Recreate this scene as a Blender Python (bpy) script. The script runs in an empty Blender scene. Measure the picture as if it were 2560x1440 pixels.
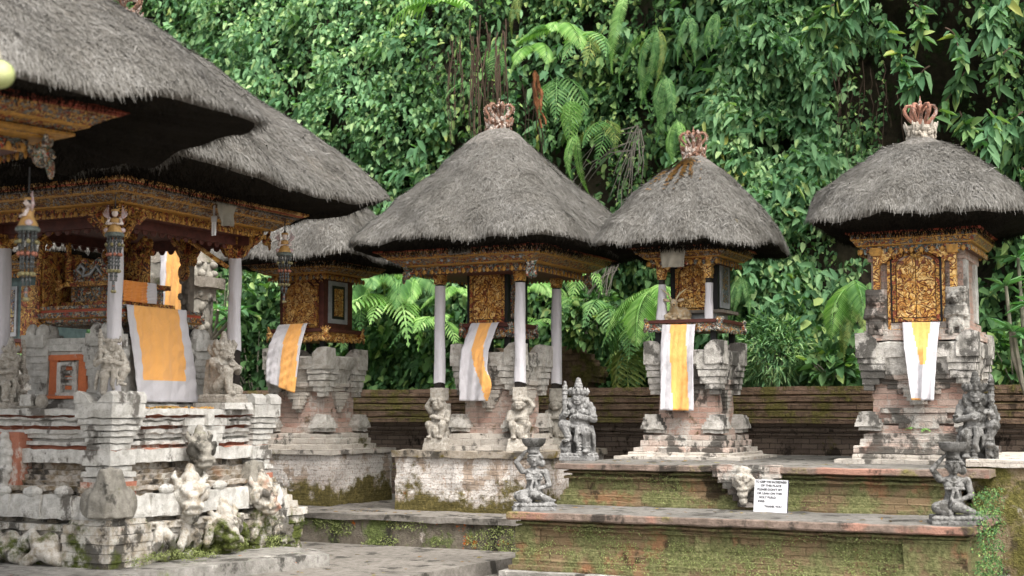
import bpy, bmesh, math, random
import numpy as np
from mathutils import Vector, Matrix, noise as mnoise

# ------------------------------------------------------------------ camera, sky, sun, exposure
SC = bpy.context.scene
COL = SC.collection
PI = math.pi
F_PX, W_PX, H_PX, HORIZON = 3555.0, 2560.0, 1440.0, 1030.0
YAW, PITCH, EYE = math.radians(26.3), math.atan((HORIZON - 720) / F_PX), 1.6
cam_d = bpy.data.cameras.new("Camera")
cam = bpy.data.objects.new("Camera", cam_d)
COL.objects.link(cam)
cam.location = (0, 0, EYE)
cam.rotation_euler = (PI / 2 + PITCH, 0, YAW)
cam_d.sensor_width = 36
cam_d.lens = 36 * F_PX / W_PX
cam_d.clip_end = 300
cam_d.dof.use_dof = True
cam_d.dof.focus_distance = 17.0
cam_d.dof.aperture_fstop = 1.3
SC.camera = cam

world = bpy.data.worlds.new("World")
SC.world = world
world.use_nodes = True
wn = world.node_tree
bg = wn.nodes["Background"]
sky = wn.nodes.new("ShaderNodeTexSky")
sky.sky_type = 'NISHITA'
sky.sun_disc = False
SUN_EL, SUN_AZ = math.radians(56), math.radians(128)     # azimuth clockwise from +Y, behind the camera
sky.sun_elevation, sky.sun_rotation = SUN_EL, SUN_AZ
sky.dust_density = 4.0
sky.air_density = 0.8
hs = wn.nodes.new("ShaderNodeHueSaturation")          # overcast: the blue is veiled by cloud
hs.inputs['Saturation'].default_value = 0.30
wn.links.new(sky.outputs[0], hs.inputs['Color'])
tint = wn.nodes.new("ShaderNodeMix"); tint.data_type = 'RGBA'; tint.blend_type = 'MULTIPLY'
tint.inputs[0].default_value = 1.0; tint.inputs[7].default_value = (1.0, .98, .94, 1)
wn.links.new(hs.outputs[0], tint.inputs[6])
wn.links.new(tint.outputs[2], bg.inputs[0])
bg.inputs[1].default_value = 0.15
sun_d = bpy.data.lights.new("Sun", 'SUN')
sun_d.energy = 1.3
sun_d.angle = math.radians(35)
sun_d.color = (1.0, 0.975, 0.94)
sun = bpy.data.objects.new("Sun", sun_d)
COL.objects.link(sun)
sd = Vector((math.sin(SUN_AZ) * math.cos(SUN_EL), math.cos(SUN_AZ) * math.cos(SUN_EL), math.sin(SUN_EL)))
sun.rotation_euler = sd.to_track_quat('Z', 'Y').to_euler()
sun.location = sd * 40
SC.view_settings.view_transform = 'Standard'
SC.view_settings.look = 'None'
SC.view_settings.exposure = 1.72
SC.view_settings.gamma = 1.0
SC.cycles.max_bounces = 6
SC.cycles.transparent_max_bounces = 6
SC.cycles.use_adaptive_sampling = True
SC.cycles.adaptive_threshold = 0.006
SC.cycles.use_denoising = True

_D = Vector((-math.sin(YAW) * math.cos(PITCH), math.cos(YAW) * math.cos(PITCH), math.sin(PITCH)))
_R = Vector((math.cos(YAW), math.sin(YAW), 0))
_U = _R.cross(_D)
def at(px, py, Y):
    """the point of the plane y = Y that the photograph shows at pixel (px, py)"""
    r = _D + _R * ((px - 1280) / F_PX) + _U * ((720 - py) / F_PX)
    p = Vector((0, 0, EYE)) + r * (Y / r.y)
    return p

# ------------------------------------------------------------------ mesh helpers
class MB:
    def __init__(s): s.v, s.f, s.m = [], [], []
    def add(s, vs, fs, mi=0):
        o = len(s.v); s.v.extend([tuple(p) for p in vs])
        for f in fs: s.f.append([o + i for i in f]); s.m.append(mi)
        return s
    def box(s, x0, x1, y0, y1, z0, z1, mi=0, tx=0.0, ty=None):
        ty = tx if ty is None else ty          # tx, ty: inset of the top
        v = [(x0, y0, z0), (x1, y0, z0), (x1, y1, z0), (x0, y1, z0),
             (x0 + tx, y0 + ty, z1), (x1 - tx, y0 + ty, z1), (x1 - tx, y1 - ty, z1), (x0 + tx, y1 - ty, z1)]
        return s.add(v, [(3, 2, 1, 0), (4, 5, 6, 7), (0, 1, 5, 4), (1, 2, 6, 5), (2, 3, 7, 6), (3, 0, 4, 7)], mi)
    def cbox(s, cx, cy, hx, hy, z0, z1, mi=0, t=0.0):
        return s.box(cx - hx, cx + hx, cy - hy, cy + hy, z0, z1, mi, t)
    def sweep(s, cx, cy, prof, hx, hy, mi=0, cap=True, mis=None):
        """prof: (offset, z) rings of a rectangle hx+offset, hy+offset, from the bottom up"""
        v = []
        for o, z in prof:
            v += [(cx - hx - o, cy - hy - o, z), (cx + hx + o, cy - hy - o, z), (cx + hx + o, cy + hy + o, z), (cx - hx - o, cy + hy + o, z)]
        base = len(s.v)
        for i in range(len(prof) - 1):
            a, b = i * 4, i * 4 + 4
            s.add([], [], 0)
            for k in range(4):
                s.f.append([base + a + k, base + a + (k + 1) % 4, base + b + (k + 1) % 4, base + b + k])
                s.m.append(mis[i] if mis else mi)
        if cap:
            n = (len(prof) - 1) * 4
            s.f.append([base + 3, base + 2, base + 1, base]); s.m.append(mi)
            s.f.append([base + n, base + n + 1, base + n + 2, base + n + 3]); s.m.append(mi)
        s.v.extend(v)
        return s
    def prism(s, poly, y0, y1, mi=0, axis='y'):
        """poly in (x, z) pushed along y (or in (y, z) along x, or (x, y) along z)"""
        n = len(poly)
        def P(a, b, c):
            return (a, c, b) if axis == 'y' else (c, a, b) if axis == 'x' else (a, b, c)
        v = [P(a, b, y0) for a, b in poly] + [P(a, b, y1) for a, b in poly]
        fs = [list(range(n)), list(range(2 * n - 1, n - 1, -1))]
        for i in range(n): fs.append([i, (i + 1) % n, n + (i + 1) % n, n + i][::-1])
        return s.add(v, fs, mi)
    def tube(s, pts, rad, n=7, mi=0, cap=True, flat=1.0):
        pts = [Vector(p) for p in pts]
        if not hasattr(rad, '__len__'): rad = [rad] * len(pts)
        v, fs = [], []
        up0 = None
        for i, p in enumerate(pts):
            d = (pts[min(i + 1, len(pts) - 1)] - pts[max(i - 1, 0)])
            d = d.normalized() if d.length > 1e-9 else Vector((0, 0, 1))
            if up0 is None:
                ref = Vector((0, 0, 1)) if abs(d.z) < .9 else Vector((1, 0, 0))
                a = d.cross(ref).normalized()
            else:
                a = (up0 - d * up0.dot(d))
                a = a.normalized() if a.length > 1e-6 else d.orthogonal().normalized()
            up0 = a
            b = d.cross(a)
            for k in range(n):
                t = 2 * PI * k / n
                v.append(p + a * (math.cos(t) * rad[i]) + b * (math.sin(t) * rad[i] * flat))
        for i in range(len(pts) - 1):
            for k in range(n):
                fs.append((i * n + k, i * n + (k + 1) % n, (i + 1) * n + (k + 1) % n, (i + 1) * n + k))
        if cap:
            fs.append(tuple(range(n - 1, -1, -1))); fs.append(tuple((len(pts) - 1) * n + k for k in range(n)))
        return s.add(v, fs, mi)
    def lathe(s, prof, c=(0, 0, 0), n=16, mi=0):
        v, fs = [], []
        for r, z in prof:
            for k in range(n):
                t = 2 * PI * k / n
                v.append((c[0] + r * math.cos(t), c[1] + r * math.sin(t), c[2] + z))
        for i in range(len(prof) - 1):
            for k in range(n):
                fs.append((i * n + k, i * n + (k + 1) % n, (i + 1) * n + (k + 1) % n, (i + 1) * n + k))
        fs.append(tuple(range(n - 1, -1, -1))); fs.append(tuple((len(prof) - 1) * n + k for k in range(n)))
        return s.add(v, fs, mi)
    def ball(s, c, r, mi=0, nu=10, nv=7, rot=None):
        if not hasattr(r, '__len__'): r = (r, r, r)
        R = rot.to_matrix() if rot else None
        v = []
        for j in range(nv + 1):
            ph = PI * j / nv
            for i in range(nu):
                t = 2 * PI * i / nu
                p = Vector((r[0] * math.sin(ph) * math.cos(t), r[1] * math.sin(ph) * math.sin(t), -r[2] * math.cos(ph)))
                if R: p = R @ p
                v.append((c[0] + p.x, c[1] + p.y, c[2] + p.z))
        fs = []
        for j in range(nv):
            for i in range(nu):
                fs.append((j * nu + i, j * nu + (i + 1) % nu, (j + 1) * nu + (i + 1) % nu, (j + 1) * nu + i))
        return s.add(v, fs, mi)
    def limb(s, a, b, ra, rb, mi=0, mid=None):
        """tapered capsule between two joints"""
        a, b = Vector(a), Vector(b)
        m = (a + b) / 2
        s.ball(a, ra, mi, 8, 6); s.ball(b, rb, mi, 8, 6)
        return s.tube([a, m, b], [ra, mid or (ra + rb) / 2, rb], 8, mi)
    def build(s, name, mats, parent=None, local=False, rough=None, bevel=0, smooth=0, clean=True):
        """one mesh object; world coordinates unless local; rough = (cell, amplitude) breaks up the edges"""
        me = bpy.data.meshes.new(name)
        vs = s.v
        if parent is not None and not local:
            L = root_loc(parent)
            vs = [(x - L.x, y - L.y, z - L.z) for x, y, z in vs]
        me.from_pydata(vs, [], s.f)
        if not isinstance(mats, (list, tuple)): mats = [mats]
        for m in mats: me.materials.append(m)
        me.polygons.foreach_set('material_index', s.m)
        if rough or bevel or clean:
            bm = bmesh.new(); bm.from_mesh(me)
            if clean:
                bmesh.ops.remove_doubles(bm, verts=bm.verts, dist=1e-5)
                bmesh.ops.recalc_face_normals(bm, faces=bm.faces)
            if bevel:
                es = [e for e in bm.edges if len(e.link_faces) == 2 and e.calc_face_angle(0) > .5]
                bmesh.ops.bevel(bm, geom=es, offset=bevel, segments=1, affect='EDGES', clamp_overlap=True)
            if rough:
                cell, amp = rough
                for _ in range(6):
                    es = [e for e in bm.edges if e.calc_length() > cell * 1.6]
                    if not es: break
                    bmesh.ops.subdivide_edges(bm, edges=es, cuts=1, use_grid_fill=True)
                    if len(bm.verts) > 40000: break
                off = Vector(root_loc(parent)) if parent is not None else Vector((0, 0, 0))
                for v in bm.verts:
                    p = v.co + off
                    n = mnoise.noise_vector(p * 7.0) * amp + mnoise.noise_vector(p * 23.0) * amp * .7
                    v.co += n
            bm.to_mesh(me); bm.free()
        if smooth:
            me.polygons.foreach_set('use_smooth', [True] * len(me.polygons))
            if smooth < 3:
                me.set_sharp_from_angle(angle=smooth)
        me.update()
        o = bpy.data.objects.new(name, me)
        COL.objects.link(o)
        if parent is not None: o.parent = parent
        return o

def root_loc(o):
    L = Vector((0, 0, 0))
    while o is not None:
        L = L + Vector(o.location); o = o.parent
    return L

def fuse(mb, name, mat, parent=None, voxel=.012, sm=2, carve=.004, cs=40.0, local=True):
    """one continuous carved body: the shapes melted together, smoothed and weathered"""
    tmp = mb.build(name + "_tmp", mat, None, True)
    md = tmp.modifiers.new("r", 'REMESH'); md.mode = 'VOXEL'; md.voxel_size = voxel
    if sm:
        s2 = tmp.modifiers.new("s", 'SMOOTH'); s2.iterations = sm; s2.factor = .5
    dg = bpy.context.evaluated_depsgraph_get()
    me = bpy.data.meshes.new_from_object(tmp.evaluated_get(dg))
    old = tmp.data
    bpy.data.objects.remove(tmp); bpy.data.meshes.remove(old)
    me.name = name
    if carve:
        me.update()
        n = len(me.vertices)
        co = np.empty(n * 3, np.float32); no = np.empty(n * 3, np.float32)
        me.vertices.foreach_get('co', co); me.vertices.foreach_get('normal', no)
        co, no = co.reshape(-1, 3), no.reshape(-1, 3)
        d = np.array([mnoise.noise(Vector(p) * cs) + mnoise.noise(Vector(p) * (cs * 2.3)) * .5 for p in co.tolist()], np.float32)
        me.vertices.foreach_set('co', (co + no * (d * carve)[:, None]).ravel())
    me.polygons.foreach_set('use_smooth', [True] * len(me.polygons))
    if not me.materials: me.materials.append(mat)
    if parent is not None and not local:
        L = root_loc(parent)
        me.transform(Matrix.Translation(-L))
    me.update()
    o = bpy.data.objects.new(name, me); COL.objects.link(o)
    if parent is not None: o.parent = parent
    return o

def np_mesh(name, V, Fq, mats, parent=None, mi=None, smooth=False):
    """fast mesh from numpy arrays of equal sized faces (world coordinates)"""
    me = bpy.data.meshes.new(name)
    V = np.asarray(V, dtype=np.float32)
    if parent is not None:
        L = root_loc(parent); V = V - np.array([L.x, L.y, L.z], dtype=np.float32)
    Fq = np.asarray(Fq, dtype=np.int32)
    nf, k = Fq.shape
    me.vertices.add(len(V)); me.vertices.foreach_set('co', V.ravel())
    me.loops.add(nf * k); me.loops.foreach_set('vertex_index', Fq.ravel())
    me.polygons.add(nf)
    me.polygons.foreach_set('loop_start', np.arange(0, nf * k, k, dtype=np.int32))
    me.polygons.foreach_set('loop_total', np.full(nf, k, dtype=np.int32))
    if not isinstance(mats, (list, tuple)): mats = [mats]
    for m in mats: me.materials.append(m)
    if mi is not None: me.polygons.foreach_set('material_index', np.asarray(mi, dtype=np.int32))
    if smooth: me.polygons.foreach_set('use_smooth', np.ones(nf, dtype=bool))
    me.update(calc_edges=True)
    o = bpy.data.objects.new(name, me); COL.objects.link(o)
    if parent is not None: o.parent = parent
    return o

def tag(o, label=None, cat=None, group=None, kind=None):
    if label: o['label'] = label
    if cat: o['category'] = cat
    if group: o['group'] = group
    if kind: o['kind'] = kind
    return o

def thing(name, loc, label, cat, group=None, rz=0):
    o = bpy.data.objects.new(name, None); COL.objects.link(o)
    o.empty_display_size = .2
    o.location = loc; o.rotation_euler = (0, 0, rz)
    return tag(o, label, cat, group)

def copy_tree(o, parent=None):
    c = o.copy(); COL.objects.link(c)
    if parent is not None: c.parent = parent
    for ch in list(o.children): copy_tree(ch, c)
    return c

# ------------------------------------------------------------------ materials
def ramp(nt, stops, fac, interp='LINEAR'):
    n = nt.nodes.new("ShaderNodeValToRGB"); n.color_ramp.interpolation = interp
    e = n.color_ramp.elements
    while len(e) > 1: e.remove(e[-1])
    for i, (p, c) in enumerate(stops):
        el = e[0] if i == 0 else e.new(p)
        el.position = p
        el.color = (*c, 1) if len(c) == 3 else c
    nt.links.new(fac, n.inputs[0])
    return n.outputs[0]

class NT:
    def __init__(s, name, rough=.85, spec=.25):
        s.mat = bpy.data.materials.new(name); s.mat.use_nodes = True
        s.nt = s.mat.node_tree
        s.b = s.nt.nodes["Principled BSDF"]
        s.b.inputs['Roughness'].default_value = rough
        s.b.inputs['Specular IOR Level'].default_value = spec
        g = s.nt.nodes.new("ShaderNodeNewGeometry")
        s.geo = g
        s.pos = g.outputs['Position']
    def n(s, t, **kw):
        x = s.nt.nodes.new(t)
        for k, v in kw.items(): setattr(x, k, v)
        return x
    def link(s, a, b): s.nt.links.new(a, b)
    def noise(s, scale, detail=4, rough=.55, vec=None, dist=0.0):
        x = s.n("ShaderNodeTexNoise")
        x.inputs['Scale'].default_value = scale; x.inputs['Detail'].default_value = detail
        x.inputs['Roughness'].default_value = rough; x.inputs['Distortion'].default_value = dist
        s.link(vec or s.pos, x.inputs['Vector'])
        return x.outputs['Fac']
    def voro(s, scale, feature='F1', vec=None, rnd=1.0):
        x = s.n("ShaderNodeTexVoronoi", feature=feature)
        x.inputs['Scale'].default_value = scale; x.inputs['Randomness'].default_value = rnd
        s.link(vec or s.pos, x.inputs['Vector'])
        return x
    def mapv(s, scale=(1, 1, 1), rot=(0, 0, 0), vec=None):
        x = s.n("ShaderNodeMapping"); x.inputs['Scale'].default_value = scale; x.inputs['Rotation'].default_value = rot
        s.link(vec or s.pos, x.inputs['Vector'])
        return x.outputs[0]
    def math(s, op, a, b=None, c=None, clamp=False):
        x = s.n("ShaderNodeMath", operation=op); x.use_clamp = clamp
        for i, v in enumerate((a, b, c)):
            if v is None: continue
            if isinstance(v, (int, float)): x.inputs[i].default_value = v
            else: s.link(v, x.inputs[i])
        return x.outputs[0]
    def step(s, fac, lo, hi):
        x = s.n("ShaderNodeMapRange"); x.interpolation_type = 'SMOOTHSTEP'
        x.inputs[1].default_value = lo; x.inputs[2].default_value = hi
        s.link(fac, x.inputs[0]); return x.outputs[0]
    def mix(s, fac, a, b, mode='MIX'):
        x = s.n("ShaderNodeMix", data_type='RGBA', blend_type=mode)
        for sock, v in ((x.inputs[0], fac), (x.inputs[6], a), (x.inputs[7], b)):
            if isinstance(v, (int, float)): sock.default_value = v
            elif isinstance(v, tuple): sock.default_value = (*v, 1)
            else: s.link(v, sock)
        return x.outputs[2]
    def sep(s, vec=None):
        x = s.n("ShaderNodeSeparateXYZ"); s.link(vec or s.pos, x.inputs[0]); return x.outputs
    def comb(s, x, y, z):
        c = s.n("ShaderNodeCombineXYZ")
        for i, v in enumerate((x, y, z)):
            if isinstance(v, (int, float)): c.inputs[i].default_value = v
            else: s.link(v, c.inputs[i])
        return c.outputs[0]
    def color(s, c):
        if isinstance(c, tuple): s.b.inputs['Base Color'].default_value = (*c, 1)
        else: s.link(c, s.b.inputs['Base Color'])
    def bump(s, h, strength=.5, dist=.02):
        x = s.n("ShaderNodeBump"); x.inputs['Strength'].default_value = strength; x.inputs['Distance'].default_value = dist
        s.link(h, x.inputs['Height']); s.link(x.outputs[0], s.b.inputs['Normal'])
    def island(s): return s.geo.outputs['Random Per Island']

def stone(name, a, b, black=.5, blackc=(.03, .028, .024), moss=None, mossc=(.07, .085, .02), brick=None, white=None,
          whitec=(.55, .53, .48), pink=None, pinkc=(.36, .17, .12), orange=0, bump=.5, scale=1.0, mossz=None, up=0.0, courses=0):
    """weathered stone: tone drift, grain, dark mould, lime patches, moss growing where it is damp and on ledges.
       black / moss / white / pink: noise thresholds (lower = more of it)"""
    m = NT(name, .92, .15)
    n1 = m.noise(2.2 * scale, 5); n2 = m.noise(11 * scale, 5, .65); n3 = m.noise(60, 3, .7); n4 = m.noise(1.1 * scale, 3, .5)
    col = m.mix(m.step(n2, .32, .68), a, b)
    h = m.math('MULTIPLY_ADD', n2, .5, n3)
    if brick:
        bw, bh, c1, c2, mort = brick
        o = m.sep()
        u = m.math('ADD', o[0], o[1])
        vec = m.comb(u, o[2], 0.0)
        # a little wobble so that the courses are not ruler straight
        wob = m.n("ShaderNodeTexNoise"); wob.inputs['Scale'].default_value = 3.0
        m.link(m.pos, wob.inputs['Vector'])
        va = m.n("ShaderNodeVectorMath", operation='MULTIPLY_ADD')
        m.link(wob.outputs['Color'], va.inputs[0]); va.inputs[1].default_value = (.03, .03, 0); m.link(vec, va.inputs[2])
        bt = m.n("ShaderNodeTexBrick")
        bt.inputs['Scale'].default_value = 1.0
        bt.inputs['Brick Width'].default_value = bw; bt.inputs['Row Height'].default_value = bh
        bt.inputs['Mortar Size'].default_value = .006; bt.inputs['Mortar Smooth'].default_value = .3
        bt.inputs['Color1'].default_value = (*c1, 1); bt.inputs['Color2'].default_value = (*c2, 1); bt.inputs['Mortar'].default_value = (*mort, 1)
        m.link(va.outputs[0], bt.inputs['Vector'])
        bcol = m.mix(m.step(n2, .3, .75), bt.outputs['Color'], m.mix(.5, bt.outputs['Color'], b))
        col = bcol
        h = m.math('MULTIPLY_ADD', bt.outputs['Fac'], -.9, h)
    if pink is not None:
        col = m.mix(m.math('MULTIPLY', m.step(m.noise(1.7 * scale, 4, .6, m.mapv((1, 1, 1.6))), pink, pink + .12), .85), col, pinkc)
    if white is not None:
        w = m.step(m.noise(2.6 * scale, 6, .7, m.mapv((1.3, 1.1, .9))), white, white + .08)
        w = m.math('MULTIPLY', w, m.step(m.noise(38, 3, .6), .3, .52))
        col = m.mix(w, col, whitec)
    if black is not None:
        k = m.step(m.noise(2.7 * scale, 6, .66, m.mapv((1, 1, .75))), black + .015, black + .085)
        col = m.mix(m.math('MULTIPLY', k, .85), col, blackc)
    drift = m.step(m.noise(.9 * scale, 6, .62), .46, .66)
    col = m.mix(m.math('MULTIPLY', drift, .38), col, tuple(x * .52 for x in a))
    streak = m.step(m.noise(5.5 * scale, 5, .65, m.mapv((1, 1, .16))), .56, .74)
    col = m.mix(m.math('MULTIPLY', streak, .55), col, tuple(x * .38 for x in a))
    speck = m.step(m.noise(19, 4, .75), .60, .70)
    col = m.mix(m.math('MULTIPLY', speck, .3), col, tuple(x * .42 for x in a))
    # grain
    col = m.mix(m.math('MULTIPLY', m.step(m.noise(85, 2, .8), .52, .68), .28), col, blackc)
    if orange:
        col = m.mix(m.step(m.noise(4.1, 5, .7), .70 - orange * .05, .76 - orange * .05), col, (.42, .11, .02))
    if moss is not None:
        mn = m.noise(2.4, 7, .7)
        mn = m.math('ADD', mn, m.math('MULTIPLY', m.noise(13, 3, .6), .12))
        if up:
            nz = m.sep(m.geo.outputs['Normal'])[2]
            mn = m.math('MULTIPLY_ADD', m.math('MAXIMUM', nz, 0.0), up, mn)
        if mossz:
            z0, z1, amt = mossz
            zz = m.n("ShaderNodeMapRange"); zz.inputs[1].default_value = z0; zz.inputs[2].default_value = z1
            zz.inputs[3].default_value = amt; zz.inputs[4].default_value = 0.0
            m.link(m.sep()[2], zz.inputs[0])
            mn = m.math('ADD', mn, zz.outputs[0])
        k = m.step(mn, moss, moss + .13)
        mc = ramp(m.nt, [(.25, tuple(c * .45 for c in mossc)), (.5, mossc), (.75, (mossc[0] * 1.9, mossc[1] * 1.8, mossc[2] * 2.0))], m.noise(26, 4, .7))
        col = m.mix(k, col, mc)
        h = m.math('MULTIPLY_ADD', m.math('MULTIPLY', k, m.noise(70, 2)), 1.2, h)
    m.color(col)
    m.bump(h, bump, .025)
    return m.mat

def plain(name, c, rough=.7, var=.25, scale=8, spec=.3, metal=0, bump=0, c2=None):
    m = NT(name, rough, spec)
    c2 = c2 or tuple(x * (1 - var) for x in c)
    m.color(m.mix(m.step(m.noise(scale, 5, .6), .35, .65), c, c2))
    m.b.inputs['Metallic'].default_value = metal
    if bump: m.bump(m.noise(scale * 6, 3), bump, .01)
    return m.mat

def ornate(name, pal, scale=22, metal=.15, rough=.5, bump=1.0, dark=(.05, .012, .008), depth=.55):
    """carved and gilded wood: leafy relief, colours in the hollows"""
    m = NT(name, rough, .45)
    v2 = m.voro(scale * .9, 'F1')
    cell = m.math('MULTIPLY_ADD', m.noise(scale * .7, 2), .6, m.math('MULTIPLY', m.sep(v2.outputs['Color'])[0], .5))
    n = len(pal)
    c = ramp(m.nt, [(.12 + .76 * i / n, p) for i, p in enumerate(pal)], cell, 'CONSTANT')
    # scrolling filigree: contour bands of a twisted noise
    f1 = m.noise(scale * .40, 1, .4, None, 1.2)
    band = m.math('ABSOLUTE', m.math('SINE', m.math('MULTIPLY', f1, 21.0)))
    f2 = m.noise(scale * .9, 1, .4, None, .8)
    band2 = m.math('ABSOLUTE', m.math('SINE', m.math('MULTIPLY', f2, 15.0)))
    rid = m.math('MULTIPLY', m.step(band, .22, .72), m.math('MULTIPLY_ADD', m.step(band2, .15, .6), depth, 1 - depth))
    m.color(m.mix(rid, dark, c))
    m.b.inputs['Metallic'].default_value = metal
    m.bump(rid, bump, .012)
    return m.mat

def leafmat(name, stops, trans=.35, rough=.42, spec=.45):
    """leaves: each leaf its own tone"""
    m = NT(name, rough, spec)
    n = m.math('MULTIPLY_ADD', m.noise(1.1, 4), .55, m.math('MULTIPLY_ADD', m.island(), .75, -.16))
    col = ramp(m.nt, stops, n)
    m.color(col)
    t = m.n("ShaderNodeBsdfTranslucent"); m.link(m.mix(1.0, col, (1.0, 1.25, .45), 'MULTIPLY'), t.inputs[0])
    mx = m.n("ShaderNodeMixShader"); mx.inputs[0].default_value = trans
    m.link(m.b.outputs[0], mx.inputs[1]); m.link(t.outputs[0], mx.inputs[2])
    m.link(mx.outputs[0], m.nt.nodes["Material Output"].inputs[0])
    return m.mat

M = {}
M['pale'] = stone("pale_stone", (.38, .365, .33), (.58, .565, .53), black=.525, blackc=(.07, .06, .05), moss=.74, bump=.5, mossz=(.0, .9, .12), pink=.70, pinkc=(.42, .22, .15))
M['pale_mid'] = stone("brown_stained_stone", (.22, .165, .10), (.54, .50, .45), black=.52, moss=.59, mossc=(.10, .075, .025), bump=.8, pink=.62, pinkc=(.30, .17, .09), white=.56)
M['pale_base'] = stone("pale_stone_base", (.32, .27, .20), (.58, .55, .50), black=.515, moss=.645, pink=.62, pinkc=(.42, .16, .09), bump=.8, mossz=(-.1, .75, .22), white=.5)
M['shrine_stone'] = stone("shrine_stone", (.30, .27, .23), (.53, .50, .45), black=.53, pink=.62, pinkc=(.42, .22, .16), moss=.67, mossc=(.08, .07, .02), bump=.7, mossz=(.3, 1.5, .13), white=.6,
                          brick=(.26, .085, (.42, .38, .33), (.52, .47, .41), (.33, .29, .25)))
M['shrine_pink'] = stone("pink_brick", (.36, .22, .17), (.46, .36, .30), black=.58, bump=.9, moss=.64, mossc=(.08, .06, .02), white=.52, whitec=(.5, .45, .4), mossz=(.9, 1.7, .1),
                         brick=(.22, .07, (.42, .255, .20), (.47, .37, .315), (.36, .31, .265)))
M['shrine_black'] = stone("black_stained_stone", (.29, .27, .235), (.50, .47, .425), black=.44, pink=.60, pinkc=(.38, .17, .11), bump=.8, white=.52,
                          brick=(.23, .075, (.46, .33, .27), (.50, .45, .40), (.3, .26, .22)))
M['base_block'] = stone("lime_washed_brick", (.36, .25, .18), (.50, .43, .37), black=.62, white=.40, whitec=(.66, .62, .58), orange=1, moss=.66, mossc=(.12, .10, .035), bump=1.0, mossz=(.40, .85, .34),
                        brick=(.2, .065, (.36, .27, .2), (.40, .32, .25), (.25, .2, .16)))
M['wall'] = stone("dark_mossy_brick", (.10, .078, .062), (.20, .158, .125), black=.56, blackc=(.016, .013, .01), moss=.66, mossc=(.10, .09, .022), bump=1.0, up=.2, white=.68, whitec=(.3, .27, .24),
                  brick=(.22, .07, (.16, .118, .093), (.245, .185, .143), (.06, .048, .038)))
M['wall_top'] = stone("mossy_brick_coping", (.16, .105, .075), (.31, .215, .155), black=.56, blackc=(.02, .015, .01), moss=.53, mossc=(.13, .115, .035), bump=1.0, up=.12, white=.70, whitec=(.3, .27, .24),
                  brick=(.22, .1, (.10, .065, .04), (.17, .11, .075), (.05, .035, .025)))
M['coping'] = stone("terrace_coping", (.15, .115, .092), (.26, .195, .16), black=.525, pink=.50, pinkc=(.36, .19, .14), moss=.60, mossc=(.17, .15, .055), bump=.8, white=.66)
M['coping_top'] = stone("coping_top", (.12, .112, .10), (.20, .19, .172), black=.52, moss=.66, mossc=(.15, .14, .06), bump=.6)
M['terrace'] = stone("mossy_terrace_brick", (.115, .085, .048), (.23, .165, .095), black=.525, blackc=(.026, .02, .011), moss=.495, mossc=(.16, .165, .07), bump=1.0, pink=.53, pinkc=(.28, .145, .075),
                     brick=(.3, .085, (.18, .13, .075), (.24, .17, .10), (.10, .075, .04)))
M['ground'] = stone("paving", (.13, .118, .102), (.225, .207, .184), black=.53, moss=.74, mossc=(.1, .1, .04), bump=.4)
M['ledge'] = stone("ledge_face", (.13, .11, .085), (.2, .175, .14), black=.5, moss=.54, mossc=(.11, .14, .045), bump=1.0, white=.63, whitec=(.5, .45, .4), orange=2)
M['kerb'] = stone("grey_kerb", (.19, .18, .16), (.31, .295, .27), black=.53, moss=.66, mossc=(.12, .15, .05), bump=.6, orange=1, white=.58)
M['grey'] = stone("grey_statue_stone", (.15, .147, .14), (.30, .296, .288), black=.53, blackc=(.05, .048, .044), bump=.6, scale=3.0)
M['grey2'] = stone("dark_statue_stone", (.12, .117, .11), (.23, .225, .215), black=.48, blackc=(.04, .038, .033), bump=.6, scale=3.0)
M['figure'] = stone("pale_figure_stone", (.30, .27, .225), (.46, .43, .38), black=.58, blackc=(.11, .09, .07), moss=.74, bump=.7, scale=2.5)
M['redbrick'] = stone("orange_brick", (.40, .16, .10), (.36, .15, .10), black=.60, white=.50, whitec=(.55, .48, .42), bump=.6)
M['niche'] = stone("niche_orange_brick", (.56, .17, .07), (.48, .15, .07), black=.70, white=.62, bump=.5)
M['antefix'] = stone("grey_antefix", (.2, .185, .155), (.32, .30, .26), black=.52, moss=.68, bump=.5)
M['end_stone'] = stone("mossy_limed_stone", (.22, .16, .09), (.34, .27, .18), black=.52, white=.56, whitec=(.58, .54, .48), orange=1, moss=.50, mossc=(.13, .12, .035), bump=1.0)
M['block'] = stone("weathered_block", (.32, .295, .255), (.56, .535, .49), black=.55, pink=.68, pinkc=(.40, .22, .16), moss=.70, bump=.7, white=.58)
M['block_black'] = stone("black_stained_block", (.28, .265, .235), (.54, .51, .47), black=.47, blackc=(.025, .023, .02), bump=.7, white=.57)
M['crown'] = stone("terracotta_crown", (.24, .115, .075), (.17, .115, .085), black=.55, white=.50, whitec=(.5, .45, .4), bump=.7, scale=3.0)
M['crown_red'] = stone("salmon_terracotta", (.34, .155, .105), (.24, .14, .105), black=.53, white=.55, whitec=(.5, .44, .4), bump=.6, scale=3.0)
M['crown_white'] = stone("limed_crown_base", (.44, .40, .34), (.32, .28, .23), black=.62, bump=.7, scale=3.0, pink=.62, pinkc=(.4, .15, .1))
GOLD = [(.70, .41, .11), (.62, .33, .075), (.76, .50, .19), (.50, .23, .05), (.70, .44, .14)]
M['gold'] = ornate("gilded_carving", GOLD, 19, .15, .42, dark=(.15, .038, .011), depth=.42)
M['gold_plain'] = plain("gold_paint", (.48, .245, .045), .45, .4, 25, .5, .15, .3)
M['gold_dark'] = ornate("old_gilded_carving", [(.52, .26, .05), (.40, .18, .03), (.60, .35, .09), (.30, .07, .025), (.48, .25, .055)], 22, .15, .5, dark=(.06, .016, .006), depth=.45)
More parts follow.
